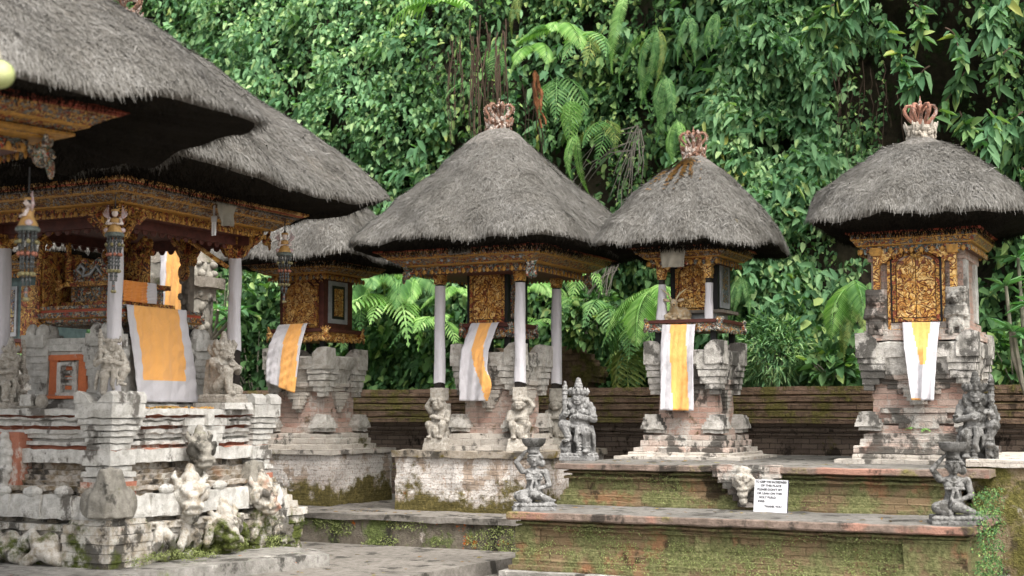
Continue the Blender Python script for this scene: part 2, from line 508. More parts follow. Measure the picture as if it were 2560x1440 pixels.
M['multi'] = ornate("painted_carving", [(.5, .26, .05), (.32, .05, .03), (.18, .24, .24), (.5, .43, .32), (.48, .22, .04), (.1, .14, .12), (.42, .12, .05)], 30, .05, .6, dark=(.04, .012, .008))
M['multi_bright'] = ornate("bright_painted_carving", [(.62, .58, .5), (.5, .12, .06), (.2, .34, .27), (.65, .34, .08), (.66, .62, .55), (.15, .2, .2), (.55, .2, .1)], 34, .0, .6, dark=(.06, .03, .02))
M['frieze'] = ornate("frieze_painting", [(.58, .30, .06), (.32, .065, .03), (.64, .38, .10), (.22, .24, .23), (.5, .24, .045)], 40, .1, .5, dark=(.06, .016, .008))
M['frieze_dark'] = ornate("dark_frieze_painting", [(.26, .08, .028), (.12, .05, .025), (.50, .27, .05), (.32, .31, .28), (.3, .12, .03)], 40, .1, .6, dark=(.03, .01, .006))
M['red'] = plain("red_paint", (.36, .07, .035), .6, .35, 12, .35)
M['darkwood'] = plain("dark_wood", (.022, .017, .014), .6, .4, 14, .3)
M['maroon'] = plain("maroon_wood", (.09, .028, .02), .6, .4, 14, .3)
M['blackwood'] = plain("black_paint", (.012, .012, .012), .5, .3, 14, .3)
M['greywood'] = plain("weathered_wood", (.2, .175, .145), .85, .4, 10, .2, 0, .4)
M['grey_frame'] = plain("grey_painted_frame", (.33, .34, .35), .6, .25, 14, .3)
M['teal'] = plain("teal_paint", (.10, .15, .15), .6, .35, 14, .3)
M['lamp_glass'] = plain("lamp_glass", (.75, .76, .78), .3, .05, 10, .5)
M['sign_white'] = plain("sign_white", (.56, .56, .58), .45, .05, 12, .4)
M['sign_edge'] = plain("sign_edge", (.05, .04, .07), .5, .2, 8, .3)
M['ink'] = plain("sign_ink", (.012, .012, .014), .8, .3, 300, .1, c2=(.06, .06, .06))
M['face'] = plain("doll_face", (.72, .62, .58), .5, .1, 20, .4)
M['doll_orange'] = plain("doll_dress", (.52, .31, .11), .5, .2, 30, .4)
M['doll_green'] = plain("doll_skirt", (.13, .155, .14), .5, .3, 30, .4)
M['doll_pink'] = plain("doll_wing", (.5, .3, .3), .5, .3, 60, .4, c2=(.55, .5, .5))
M['doll_hair'] = plain("doll_hair", (.02, .02, .02), .5, .2, 20, .4)
M['bead_grey'] = plain("old_coin_strand", (.13, .14, .14), .5, .5, 60, .5, .3)
M['bead_red'] = plain("red_bead", (.36, .14, .09), .5, .2, 20, .4)
M['bead_yellow'] = plain("yellow_bead", (.24, .21, .10), .5, .3, 20, .4)
M['fruit'] = plain("fruit_skin", (.30, .36, .12), .6, .3, 14, .3, 0, .5, c2=(.40, .42, .2))
M['deer'] = plain("deer_hide", (.33, .23, .12), .9, .45, 22, .15, 0, .8, c2=(.42, .36, .27))
M['horn'] = plain("antler", (.5, .42, .25), .6, .3, 12, .3)
M['root'] = plain("hanging_root", (.05, .034, .024), .9, .5, 3, .15, c2=(.085, .057, .042))
M['rust_root'] = plain("rusty_frond", (.22, .09, .04), .9, .5, 6, .15)
M['twig'] = plain("grey_twig", (.17, .155, .13), .9, .3, 6, .15)
M['stem'] = plain("pale_stem", (.3, .28, .22), .8, .4, 6, .2)
M['offering'] = plain("palm_leaf_offering", (.42, .38, .18), .7, .3, 30, .3, c2=(.6, .3, .08))
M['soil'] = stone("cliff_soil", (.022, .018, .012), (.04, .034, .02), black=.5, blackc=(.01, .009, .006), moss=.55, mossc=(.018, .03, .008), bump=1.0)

def cloth(name, c, stain=.10):
    m = NT(name, .9, .1)
    col = m.mix(m.step(m.noise(3.2, 5, .6), .4, .75), c, tuple(x * (1 - stain) for x in c))
    wv = m.noise(240, 1)
    m.color(m.mix(m.math('MULTIPLY', m.step(wv, .45, .7), .12), col, tuple(x * .7 for x in c)))
    m.b.inputs['Sheen Weight'].default_value = .2
    m.bump(m.math('MULTIPLY_ADD', m.noise(11, 4, .6, m.mapv((1, 1, .5))), 6.0, wv), .45, .014)
    return m.mat
M['white_cloth'] = cloth("white_cloth", (.56, .54, .56))
M['yellow_cloth'] = cloth("yellow_cloth", (.86, .43, .13))
M['orange_cloth'] = cloth("orange_cloth", (.72, .27, .06))
M['rag'] = cloth("old_stained_rag", (.34, .31, .25), .6)

def thatch_mats():
    m = NT("thatch", .95, .08)
    st = m.noise(30, 4, .75, m.mapv((1, 1, .25)))
    c = ramp(m.nt, [(.3, (.06, .053, .046)), (.5, (.15, .14, .126)), (.72, (.25, .238, .222))], st)
    c = m.mix(m.math('MULTIPLY', m.step(m.noise(1.3, 5, .6), .5, .75), .45), c, (.13, .105, .075))
    m.color(c); m.bump(m.noise(70, 4, .7), .9, .03)
    b = NT("thatch_straw", .9, .12)
    rr = b.math('MULTIPLY_ADD', b.noise(2.2, 4, .6), .6, b.math('MULTIPLY_ADD', b.noise(17, 4, .7), .75, b.math('MULTIPLY_ADD', b.island(), .38, -.39)))
    c = ramp(b.nt, [(.08, (.03, .027, .022)), (.34, (.096, .09, .079)), (.66, (.17, .163, .15)), (.97, (.30, .293, .275))], rr)
    y = b.step(b.noise(2.3, 4, .65), .70, .76)
    c = b.mix(b.math('MULTIPLY', y, .5), c, (.24, .17, .03))
    b.color(c)
    d = NT("black_palm_fibre", .95, .08)
    d.color(ramp(d.nt, [(.3, (.005, .0042, .003)), (.7, (.02, .0165, .012))], d.noise(40, 4, .7, d.mapv((1, 1, .3)))))
    d.bump(d.noise(90, 3, .7), .9, .03)
    return m.mat, b.mat, d.mat
M['thatch'], M['straw'], M['ijuk'] = thatch_mats()
M['rust_stain'] = plain("moss_rust_stain", (.12, .075, .025), .95, .5, 20, .1, c2=(.2, .10, .03))

M['leaf_bright'] = leafmat("creeper_leaf", [(.02, (.026, .076, .029)), (.34, (.09, .198, .086)), (.63, (.18, .325, .15)), (.93, (.39, .52, .235))], .3, .62, .22)
M['leaf_mid'] = leafmat("vine_leaf", [(.02, (.016, .047, .016)), (.4, (.056, .134, .047)), (.7, (.135, .25, .088)), (.95, (.37, .46, .15))], .3, .62, .22)
M['leaf_dark'] = leafmat("shade_leaf", [(.1, (.008, .022, .008)), (.5, (.02, .052, .017)), (.9, (.045, .095, .03))], .2, .65, .15)  # darker leaf copy: the shade deep in the cliff is put into its colour
M['leaf_long'] = leafmat("long_leaf", [(.05, (.035, .10, .045)), (.4, (.09, .20, .09)), (.78, (.18, .32, .15)), (.97, (.42, .40, .08))], .3, .62, .22)
M['leaf_frangi'] = leafmat("frangipani_leaf", [(.05, (.06, .17, .06)), (.5, (.13, .31, .13)), (.9, (.24, .45, .2))], .3)
M['fern_light'] = leafmat("fern_light", [(.05, (.12, .26, .06)), (.5, (.24, .44, .13)), (.9, (.40, .58, .22))], .4, .55, .25)
M['fern_mid'] = leafmat("fern_mid", [(.05, (.06, .16, .05)), (.5, (.14, .29, .10)), (.9, (.26, .42, .16))], .4, .55, .25)
M['fern_old'] = leafmat("fern_old", [(.05, (.08, .12, .03)), (.5, (.17, .24, .07)), (.9, (.32, .34, .11))], .4, .6, .2)
M['moss_tuft'] = leafmat("small_weed", [(.05, (.13, .15, .06)), (.5, (.24, .28, .11)), (.9, (.38, .41, .18))], .3, .7, .15)
# ------------------------------------------------------------------ the setting: ground, paths, terrace, wall
def poly_slab(name, pts, z0, z1, mat, rough=None, kind='structure', parent=None):
    mb = MB(); mb.prism(pts, z0, z1, 0, 'z')
    o = mb.build(name, mat, parent, rough=rough)
    if kind: o['kind'] = kind
    return o
g = MB(); g.add([(-70, -30, -.14), (40, -30, -.14), (40, 24, -.14), (-70, 24, -.14)], [(0, 1, 2, 3)])
tag(g.build("ground", M['ground']), kind='structure')
poly_slab("path", [(-13.5, 7.0), (-7.25, 7.0), (-7.18, 12.1), (-7.06, 14.0), (-7.0, 14.9), (-13.5, 14.9)], -.3, 0.0, M['ground'], (.25, .008))
poly_slab("pavement", [(-12.9, 8.2), (-9.35, 8.6), (-8.97, 10.06), (-8.36, 12.62), (-8.75, 12.95), (-12.9, 13.4)], -.1, .13, M['kerb'], (.2, .012))
lg = MB()
lg.box(-14.5, -6.6, 14.78, 19.0, .30, .37, 0); lg.box(-14.5, -6.63, 14.83, 19.0, -.25, .302, 1)
tag(lg.build("raised_path", [M['ground'], M['ledge']], rough=(.16, .02)), kind='structure')
rp = MB(); rp.box(-1.75, 3.0, 12.0, 19.0, -.3, .02); rp.box(-1.62, 3.0, 13.9, 19.0, .0, .19); rp.box(-1.2, 3.0, 14.9, 19, .18, .33)
tag(rp.build("side_path", M['ground'], rough=(.2, .015)), kind='structure')

# terrace in two high steps
ter = thing("brick_terrace", (-4.3, 14.6, 0), "long low two step terrace of mossy reddish brick in front of the shrines", "terrace")
t1 = MB()
t1.sweep(-4.31, 15.0, [(-.02, -.3), (.0, .03), (-.035, .035), (-.035, .09), (-.06, .10), (-.06, .155), (-.085, .165), (-.085, .21), (-.12, .22), (-.12, .39), (-.085, .395), (-.085, .425), (-.11, .43), (-.11, .445), (-.06, .45), (-.06, .47), (-.10, .475), (-.10, .50)], 2.31, 1.7)
t1.box(-2.62, -2.06, 13.37, 13.6, .0, .44); t1.box(-4.62, -4.47, 13.39, 13.6, .2, .42); t1.box(-6.58, -6.3, 13.39, 13.6, .2, .42)
t1.build("lower_step", M['terrace'], ter, rough=(.11, .012))
c1 = MB(); c1.sweep(-4.31, 15.0, [(.0, .495), (.012, .51), (.012, .565), (-.015, .575)], 2.31, 1.7, 1, True, [0, 0, 0])
c1.build("lower_coping", [M['coping'], M['coping_top']], ter, rough=(.13, .008))
pl = MB(); pl.sweep(-4.31, 15.0, [(.07, -.3), (.07, -.03), (.05, -.02), (-.1, -.018)], 2.31, 1.7)
pl.build("plinth", M['kerb'], ter, rough=(.16, .01))
t2 = MB()
t2.sweep(-4.46, 16.4, [(-.0, .56), (-.0, .62), (-.03, .625), (-.03, .68), (-.06, .685), (-.06, .735), (-.1, .74), (-.1, .86), (-.06, .865), (-.06, .89), (-.13, .895), (-.13, .915), (-.06, .92), (-.06, .94), (-.10, .943), (-.10, .965)], 2.2, 1.8)
t2.build("upper_step", M['terrace'], ter, rough=(.11, .012))
c2 = MB(); c2.sweep(-4.46, 16.6, [(.0, .96), (.015, .97), (.015, 1.02), (-.015, 1.03)], 2.2, 2.0, 1, True, [0, 0, 0])
c2.box(-2.5, -2.02, 14.55, 15.2, .955, 1.035)
c2.build("upper_coping", [M['coping'], M['coping_top']], ter, rough=(.13, .008))
# stepped stone bracket with a worn mask in the middle of the upper step
br = MB()
cxm = at(1868, 1200, 14.6).x
for i, w in enumerate((.36, .36, .30, .25, .20, .15, .10)):
    z1 = 1.045 - i * .062
    br.box(cxm - w, cxm + w, 14.53 - .0 + i * .006, 14.72, z1 - .064, z1)
br.build("stone_bracket", M['shrine_black'], ter, rough=(.06, .008))
hd = MB()
hd.ball((0, 0, 0), (.11, .09, .12)); hd.ball((0, -.06, .05), (.10, .06, .05)); hd.ball((-.045, -.09, .02), .028); hd.ball((.045, -.09, .02), .028)
hd.ball((0, -.1, -.02), (.03, .03, .03)); hd.ball((0, -.09, -.07), (.07, .04, .025)); hd.ball((0, -.07, -.12), (.06, .05, .05))
hd.ball((-.1, -.02, .0), (.03, .03, .06)); hd.ball((.1, -.02, .0), (.03, .03, .06)); hd.ball((0, -.05, -.19), (.045, .05, .05)); hd.ball((0, -.03, .12), (.08, .06, .05))
mk = fuse(hd, "carved_mask", M['figure'], ter, .012, 1, .006)
mk.location = Vector((cxm, 14.5, .87)) - ter.location
# pier at the right end, limed block under the right hand shrine
eb = MB(); eb.box(-2.26, -1.62, 15.05, 18.3, -.1, 1.06)
eb.build("end_block", M['end_stone'], ter, rough=(.13, .015))
ec = MB(); ec.box(-2.30, -1.56, 14.99, 18.4, 1.05, 1.12)
ec.build("end_slab", M['shrine_stone'], ter, rough=(.13, .012))

# rear wall
w = thing("brick_wall", (-8, 19.3, 0), "long dark mossy brick wall with stepped coping behind the shrines", "wall")
wb = MB()
wb.sweep(-9.5, 19.35, [(.30, -.2), (.30, .60), (.27, .61), (.27, .72), (.2, .73), (.2, .80), (0, .81), (0, 1.28), (.04, 1.285), (.04, 1.335), (.08, 1.34), (.08, 1.40), (.12, 1.41), (.12, 1.45)], 14, .35)
wb.build("wall_body", M['wall'], w, rough=(.3, .012))
wc = MB()
wc.sweep(-9.5, 19.35, [(.1, 1.448), (.20, 1.45), (.20, 1.515), (.11, 1.52), (.11, 1.535), (.16, 1.54), (.16, 1.61), (.07, 1.615), (.07, 1.635), (.12, 1.64), (.12, 1.71), (.03, 1.715), (.03, 1.735), (.08, 1.74), (.08, 1.81), (-.01, 1.815), (-.01, 1.835), (.03, 1.84), (.03, 1.945)], 14, .35)
wc.build("coping", M['wall_top'], w, rough=(.3, .012))
st = thing("brick_stub", (-8.6, 20.6, 0), "stepped mossy brick gate stump rising behind the wall beside the white posts", "wall")
sb = MB()
xs = at(1420, 900, 20.3).x
ws = [(.60, 2.5), (.75, 2.36), (.9, 2.22), (1.05, 2.08), (1.12, 1.98), (.98, 1.88), (.9, 1.78)]
zt = at(1420, 868, 20.3).z
rows = [(.22, .10), (.32, .10), (.42, .10), (.52, .09), (.56, .07), (.5, .09), (.44, .12), (.36, .4), (.36, .6)]
z = zt
for i, (wd, h) in enumerate(rows):
    sb.box(xs - 1.3, xs + wd - .05 + (.02 if i % 2 else 0), 20.1 + .01 * i, 20.7, z - h - .004, z)
    z -= h
sb.build("stepped_top", M['wall_top'], st, rough=(.12, .014))

# cliff behind, and the earth above and below it
def cliff_y(x, z):
    y = 21.3 + .10 * max(z, 0)
    y += 0.9 * mnoise.noise(Vector((x * .28, z * .3, 1.7))) + .35 * mnoise.noise(Vector((x * .9, z * .9, 5.1)))
    # creeper bulge on the left, hollow on the right
    y -= 1.0 * math.exp(-((x + 14.5) / 3.0) ** 2 - ((z - 6) / 3.5) ** 2)
    y -= .9 * math.exp(-((x + 6.2) / 1.0) ** 2 - ((z - 5.0) / 3.5) ** 2)
    y += 1.6 * math.exp(-((x + 3.7) / .9) ** 2 - ((z - 4.5) / 2.2) ** 2)
    return y
nx, nz = 150, 64
V = []
for j in range(nz + 1):
    for i in range(nx + 1):
        x = -34 + 44 * i / nx; z = -.3 + 15 * j / nz
        V.append((x, cliff_y(x, z) + .15, z))
Fq = [(j * (nx + 1) + i, j * (nx + 1) + i + 1, (j + 1) * (nx + 1) + i + 1, (j + 1) * (nx + 1) + i) for j in range(nz) for i in range(nx)]
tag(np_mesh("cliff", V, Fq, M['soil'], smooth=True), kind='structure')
# ------------------------------------------------------------------ thatch
RNG = np.random.default_rng(7)
def thatch_roof(parent, cx, cy, ex, ey, ze, tx, ty, zt, fx, fy, zf, nb, bulge=.15, lift=0.0, seed=1, blen=.064, pe=7.0, stain=False):
    """thick weathered thatch: a lumpy hipped surface, the dark cut face under the eave, and thousands of loose straws"""
    rng = np.random.default_rng(seed)
    ph = rng.uniform(0, 6.28, 12)
    def lump(x, y, z):
        return (np.sin(2.9 * x + ph[0]) * np.sin(2.3 * y + ph[1]) + .7 * np.sin(5.3 * x + 2.1 * z + ph[2]) * np.sin(4.7 * y + ph[3]) + .5 * np.sin(9.1 * x + ph[4]) * np.sin(8.3 * (y + z) + ph[5])) * .030
    def S(th, t):
        """th angle, t 0 at the eave .. 1 at the top"""
        p = pe + (2.6 - pe) * np.clip(t, 0, 1) ** .7
        c, s = np.cos(th), np.sin(th)
        # superellipse direction stretched to the rectangle
        r = 1 / (np.abs(c) ** p + np.abs(s) ** p) ** (1 / p)
        hx = ex + (tx - ex) * t; hy = ey + (ty - ey) * t
        corner = (np.abs(np.sin(2 * th))) ** 4
        g = t + bulge * t * (1 - t) * (1 + .3 * corner)
        wav = .024 * np.sin(5 * th + ph[6]) + .016 * np.sin(11 * th + ph[7]) + .010 * np.sin(23 * th + ph[8])
        x = r * c * hx; y = r * s * hy
        z = ze + (zt - ze) * g + lift * corner * (1 - t) ** 3 + wav * (1 - t) ** 2 - .085 * np.clip(1 - t / .11, 0, 1) ** 2 + .035
        l = lump(cx + x, cy + y, z) * (1 - t * .5)
        return np.stack([cx + x + l * c, cy + y + l * s, z + l], -1)
    NT_, MT = 128, 30
    th = np.linspace(0, 2 * np.pi, NT_, endpoint=False)
    rings = [S(th, np.full(NT_, t)) for t in np.linspace(0, 1, MT)]
    # cap at the top
    top = rings[-1].copy(); top[:, 2] += .05; top[:, :2] = (top[:, :2] - [cx, cy]) * .6 + [cx, cy]
    rings.append(top)
    # lip, cut face and underside
    e = rings[0]
    c, s = np.cos(th), np.sin(th)
    r = 1 / (np.abs(c) ** pe + np.abs(s) ** pe) ** (1 / pe)
    def ring(k, hz):
        fxk = (ex + (fx - ex) * k) * r * c; fyk = (ey + (fy - ey) * k) * r * s
        zz = e[:, 2] * (1 - k) + zf * k + hz
        return np.stack([cx + fxk, cy + fyk, zz], -1)
    jit = rng.normal(0, .006, (NT_, 1))
    low = [ring(0.06, -.055), ring(.3, -.06) + jit, ring(.65, -.035) - jit, ring(1.0, .0), ring(1.0, .10)]
    low[0][:, :2] = low[0][:, :2]
    cen = ring(1.0, .10); cen[:, :2] = (cen[:, :2] - [cx, cy]) * .02 + [cx, cy]
    allr = [cen] + low[::-1] + rings
    V = np.concatenate(allr); F = []; MI = []
    for j in range(len(allr) - 1):
        for k in range(NT_):
            F.append((j * NT_ + k, j * NT_ + (k + 1) % NT_, (j + 1) * NT_ + (k + 1) % NT_, (j + 1) * NT_ + k))
            MI.append(1 if j < len(low) else 0)
    n = len(V)
    roof = np_mesh("roof", V, F, [M['thatch'], M['ijuk']], parent, MI, True)
    # straws along the slope
    def blades(N, t_, L, W, lift_, droop, spread):
        th_ = rng.uniform(0, 2 * np.pi, N)
        # even out along the perimeter of the rectangle
        side = rng.integers(0, 4, N); q = rng.uniform(-1, 1, N)
        px = np.where(side == 0, 1, np.where(side == 1, q, np.where(side == 2, -1, q)))
        py = np.where(side == 0, q, np.where(side == 1, 1, np.where(side == 2, q, -1)))
        th_ = np.arctan2(py, px) + rng.normal(0, .01, N)
        P0 = S(th_, t_); d = 1e-3
        dn = S(th_, t_ - d) - P0; dn /= np.linalg.norm(dn, axis=1, keepdims=True)
        si = S(th_ + d, t_) - P0; si /= np.linalg.norm(si, axis=1, keepdims=True)
        nm = np.cross(dn, si); nm /= np.linalg.norm(nm, axis=1, keepdims=True)
        nm *= np.sign(nm[:, 2:3] + 1e-9)
        a = rng.normal(0, spread, (N, 1))
        dr = dn * np.cos(a) + si * np.sin(a)
        sd_ = si * np.cos(a) - dn * np.sin(a)
        l = L * rng.uniform(.5, 1.4, (N, 1)); w_ = W * rng.uniform(.6, 1.5, (N, 1))
        up = rng.uniform(0, lift_, (N, 1))
        base = P0 + nm * rng.uniform(-.004, .01, (N, 1))
        mid = base + dr * l * .55 + nm * up * .8
        tip = base + dr * l + nm * up + np.array([0, 0, -1.0]) * droop * l
        return np.stack([base - sd_ * w_, base + sd_ * w_, mid + sd_ * w_ * .8, mid - sd_ * w_ * .8, tip + sd_ * w_ * .25, tip - sd_ * w_ * .25], 1)
    t_ = 1 - np.sqrt(1 - rng.uniform(0, 1, nb) * (1 - (min(tx, ty) / max(ex, ey)) ** 2 * .5)) 
    nb2 = int(nb * 2.3); B1 = blades(nb2, np.clip(np.resize(t_, nb2), 0.0, .99), blen, .0036, .017, .04, .5)
    ne = nb // 4
    B2 = blades(ne, rng.uniform(0.0, .05, ne), .07, .004, .018, .35, .35)
    nt3 = nb // 22
    B3 = blades(nt3, np.clip(np.resize(t_, nt3) + .01, 0, .97), .15, .0045, .05, .12, .7)
    Bv = np.concatenate([B1, B2, B3]); N = len(Bv)
    idx = np.arange(N)[:, None] * 6
    Fq = np.concatenate([idx + np.array([0, 1, 2, 3]), idx + np.array([3, 2, 4, 5])])
    np_mesh("straw", Bv.reshape(-1, 3), Fq, M['straw'], roof)
    # dark fibres hanging from the cut face
    nd = nb // 4
    side = rng.integers(0, 4, nd); q = rng.uniform(-1, 1, nd)
    px = np.where(side == 0, 1, np.where(side == 1, q, np.where(side == 2, -1, q))); py = np.where(side == 0, q, np.where(side == 1, 1, np.where(side == 2, q, -1)))
    tt = np.arctan2(py, px); c, s = np.cos(tt), np.sin(tt); r = 1 / (np.abs(c) ** pe + np.abs(s) ** pe) ** (1 / pe)
    k = rng.uniform(0.03, 1, nd)
    ez = S(tt, np.zeros(nd))[:, 2]
    P0 = np.stack([cx + (ex + (fx - ex) * k) * r * c, cy + (ey + (fy - ey) * k) * r * s, ez * (1 - k) + zf * k - .035], -1)
    out = np.stack([c, s, np.zeros(nd)], -1)
    sdv = np.stack([-s, c, np.zeros(nd)], -1) * .006
    tip = P0 + out * rng.normal(0, .03, (nd, 1)) + sdv * rng.normal(0, 4, (nd, 1)) + np.array([0, 0, -1]) * rng.uniform(.02, .075, (nd, 1))
    Bd = np.stack([P0 - sdv, P0 + sdv, tip + sdv * .3, tip - sdv * .3], 1)
    np_mesh("eave_fibre", Bd.reshape(-1, 3), (np.arange(nd)[:, None] * 4 + np.arange(4)), M['ijuk'], roof)
    if stain:
        sb = 1500
        th_ = rng.normal(-PI / 2 - .25, .28, sb); t_ = np.clip(1 - np.abs(rng.normal(0, .17, sb)), .35, .995)
        keep = (np.sin(th_ * 23) > -.1) | (t_ > .9)
        th_, t_ = th_[keep], t_[keep]
        P0 = S(th_, t_); P1 = S(th_, t_ - .035); si = S(th_ + .01, t_) - P0; si /= np.linalg.norm(si, axis=1, keepdims=True)
        up = np.array([0, -.012, .016])
        N = len(P0); w_ = .008
        Bs = np.stack([P0 - si * w_ + up, P0 + si * w_ + up, P1 + si * w_ + up * 2, P1 - si * w_ + up * 2], 1)
        np_mesh("moss_stain", Bs.reshape(-1, 3), (np.arange(N)[:, None] * 4 + np.arange(4)), M['rust_stain'], roof)
    return roof

def crown(parent, cx, cy, z0, r, h, mb_, mtop, nloop=6, beads=True, hb=.42, seed=3):
    """crown finial: leafy ring below, bowed loops that meet under a spike"""
    b = MB()
    hz = h * hb
    b.lathe([(r * 1.02, 0), (r * 1.04, hz * .12), (r * .86, hz * .2), (r * .80, hz * .6), (r * .92, hz * .82), (r * .9, hz), (r * .5, hz)], (cx, cy, z0), 20)
    rg = random.Random(seed)
    for i in range(60):
        t = rg.uniform(0, 2 * PI); zz = rg.uniform(.15, 1.05) * hz
        rr = r * (.84 + .1 * rg.random())
        b.ball((cx + rr * math.cos(t), cy + rr * math.sin(t), z0 + zz), (r * .12, r * .12, r * rg.uniform(.12, .22)), 0, 6, 4)
    for i in range(10):
        t = 2 * PI * i / 10
        b.tube([(cx + r * .88 * math.cos(t), cy + r * .88 * math.sin(t), z0 + hz * .7), (cx + r * 1.02 * math.cos(t), cy + r * 1.02 * math.sin(t), z0 + hz * 1.05), (cx + r * 1.1 * math.cos(t), cy + r * 1.1 * math.sin(t), z0 + hz * 1.25)], [r * .11, r * .09, .004], 6)
    cr = b.build("crown_finial", mb_, parent)
    lp = MB()
    for i in range(nloop):
        t = 2 * PI * (i + .25) / nloop
        c, s = math.cos(t), math.sin(t)
        H = h * (1 - hb)
        prof = [(.34, .0), (.42, .12), (.72, .32), (.96, .55), (1.0, .72), (.86, .88), (.58, .90), (.30, .80), (.12, .66)]
        pts = [(cx + r * a * c, cy + r * a * s, z0 + hz + H * .86 * q) for a, q in prof]
        lp.tube(pts, [r * .13] * 6 + [r * .115, r * .1, r * .08], 6)
        if beads:
            for a, q in [(1.06, .40), (1.12, .5), (1.15, .6), (1.15, .7), (1.1, .8), (1.0, .9), (.86, .98), (.7, 1.0), (.55, .98)]:
                lp.ball((cx + r * a * c, cy + r * a * s, z0 + hz + H * .86 * q), r * .055, 0, 5, 4)
    H = h * (1 - hb)
    lp.lathe([(r * .2, 0), (r * .16, H * .45), (r * .26, H * .6), (r * .2, H * .78), (r * .09, H * .84), (r * .12, H * .92), (r * .05, H * .98), (.004, H * 1.14)], (cx, cy, z0 + hz), 8)
    lp.build("loops", mtop, cr)
    return cr

def cornice(parent, cx, cy, hx, hy, z0, z1, inset=.28, mats=None, red=True, teeth=.055, tm=None):
    """painted boards that step outwards under the thatch, with a row of hanging pendants"""
    mats = mats or [M['frieze'], M['gold_plain'], M['multi'], M['red']]
    mb = MB(); H = z1 - z0
    pr = [(-inset, z0), (-inset * .92, z0 + H * .06), (-inset * .92, z0 + H * .30), (-inset * .7, z0 + H * .32), (-inset * .66, z0 + H * .36), (-inset * .4, z0 + H * .60),
          (-inset * .34, z0 + H * .61), (-inset * .32, z0 + H * .66), (-.05, z0 + H * .88), (-.03, z0 + H * .89), (-.0, z0 + H * .93), (.0, z0 + H)]
    mi = [1, 2, 1, 1, 0, 1, 1, 0, 1, 3 if red else 1, 3 if red else 1]
    mb.sweep(cx, cy, pr, hx, hy, 4, True, mi)
    o = mb.build("cornice", list(mats) + [M['maroon']], parent)
    if teeth:
        tb = MB(); hx2, hy2 = hx - inset * .8, hy - inset * .8
        for sx, L in ((1, hx2), (0, hy2)):
            n = max(4, int(2 * L / teeth))
            for i in range(n):
                u = -L + (i + .5) * 2 * L / n
                for sg in (-1, 1):
                    x, y = (cx + u, cy + sg * hy2) if sx else (cx + sg * hx2, cy + u)
                    tb.ball((x, y, z0 + H * .04), (teeth * .42 if sx else .012, .012 if sx else teeth * .42, teeth * .62), i % 2, 6, 5)
        tb.build("pendant_row", [M['gold_plain'], tm or M['multi']], o)
    return o

def carved_corner(parent, x, y, z, s, mat, name="corner_ornament", rz=0, seed=0):
    """leafy carved corner piece, a curl on top and tongues below"""
    rg = random.Random(seed)
    b = MB()
    b.ball((0, 0, 0), (s * .5, s * .45, s * .6))
    for i in range(5):
        a = -1.2 + i * .6
        b.tube([(0, 0, s * .2), (s * .45 * math.sin(a), -s * .25, s * (.5 + .25 * math.cos(a))), (s * .75 * math.sin(a), -s * .35, s * (.75 + .4 * math.cos(a)))], [s * .22, s * .16, s * .05], 6)
    for i in range(7):
        a = -1.3 + i * .43
        b.tube([(0, 0, -s * .1), (s * .5 * math.sin(a), -s * .35, -s * .4), (s * .6 * math.sin(a), -s * .42, -s * (.6 + .5 * math.cos(a)))], [s * .22, s * .17, s * .05], 6)
    b.ball((-s * .2, -s * .4, s * .15), s * .13); b.ball((s * .2, -s * .4, s * .15), s * .13); b.ball((0, -s * .5, -s * .08), (s * .14, s * .14, s * .12)); b.ball((0, -s * .42, -s * .32), (s * .26, s * .14, s * .09))
    R = Matrix.Rotation(rz, 4, 'Z')
    b.v = [tuple(R @ Vector(p) + Vector((x, y, z))) for p in b.v]
    return b.build(name, mat, parent, smooth=3)

def bracket(parent, x, y, z, dx, dy, L, H, mat, th=.03):
    """diagonal carved strut from a post head outwards"""
    b = MB()
    d = Vector((dx, dy, 0)).normalized(); n = Vector((-d.y, d.x, 0)) * th
    p = Vector((x, y, z))
    prof = [(0, -H), (L * .25, -H * .62), (L * .35, -H * .68), (L * .62, -H * .3), (L * .74, -H * .34), (L, -.04), (L, 0), (0, 0)]
    v = [p + d * a + Vector((0, 0, c)) - n for a, c in prof] + [p + d * a + Vector((0, 0, c)) + n for a, c in prof]
    k = len(prof)
    b.add(v, [list(range(k)), list(range(2 * k - 1, k - 1, -1))] + [[i, i + k, (i + 1) % k + k, (i + 1) % k] for i in range(k)])
    return b.build("bracket", mat, parent)

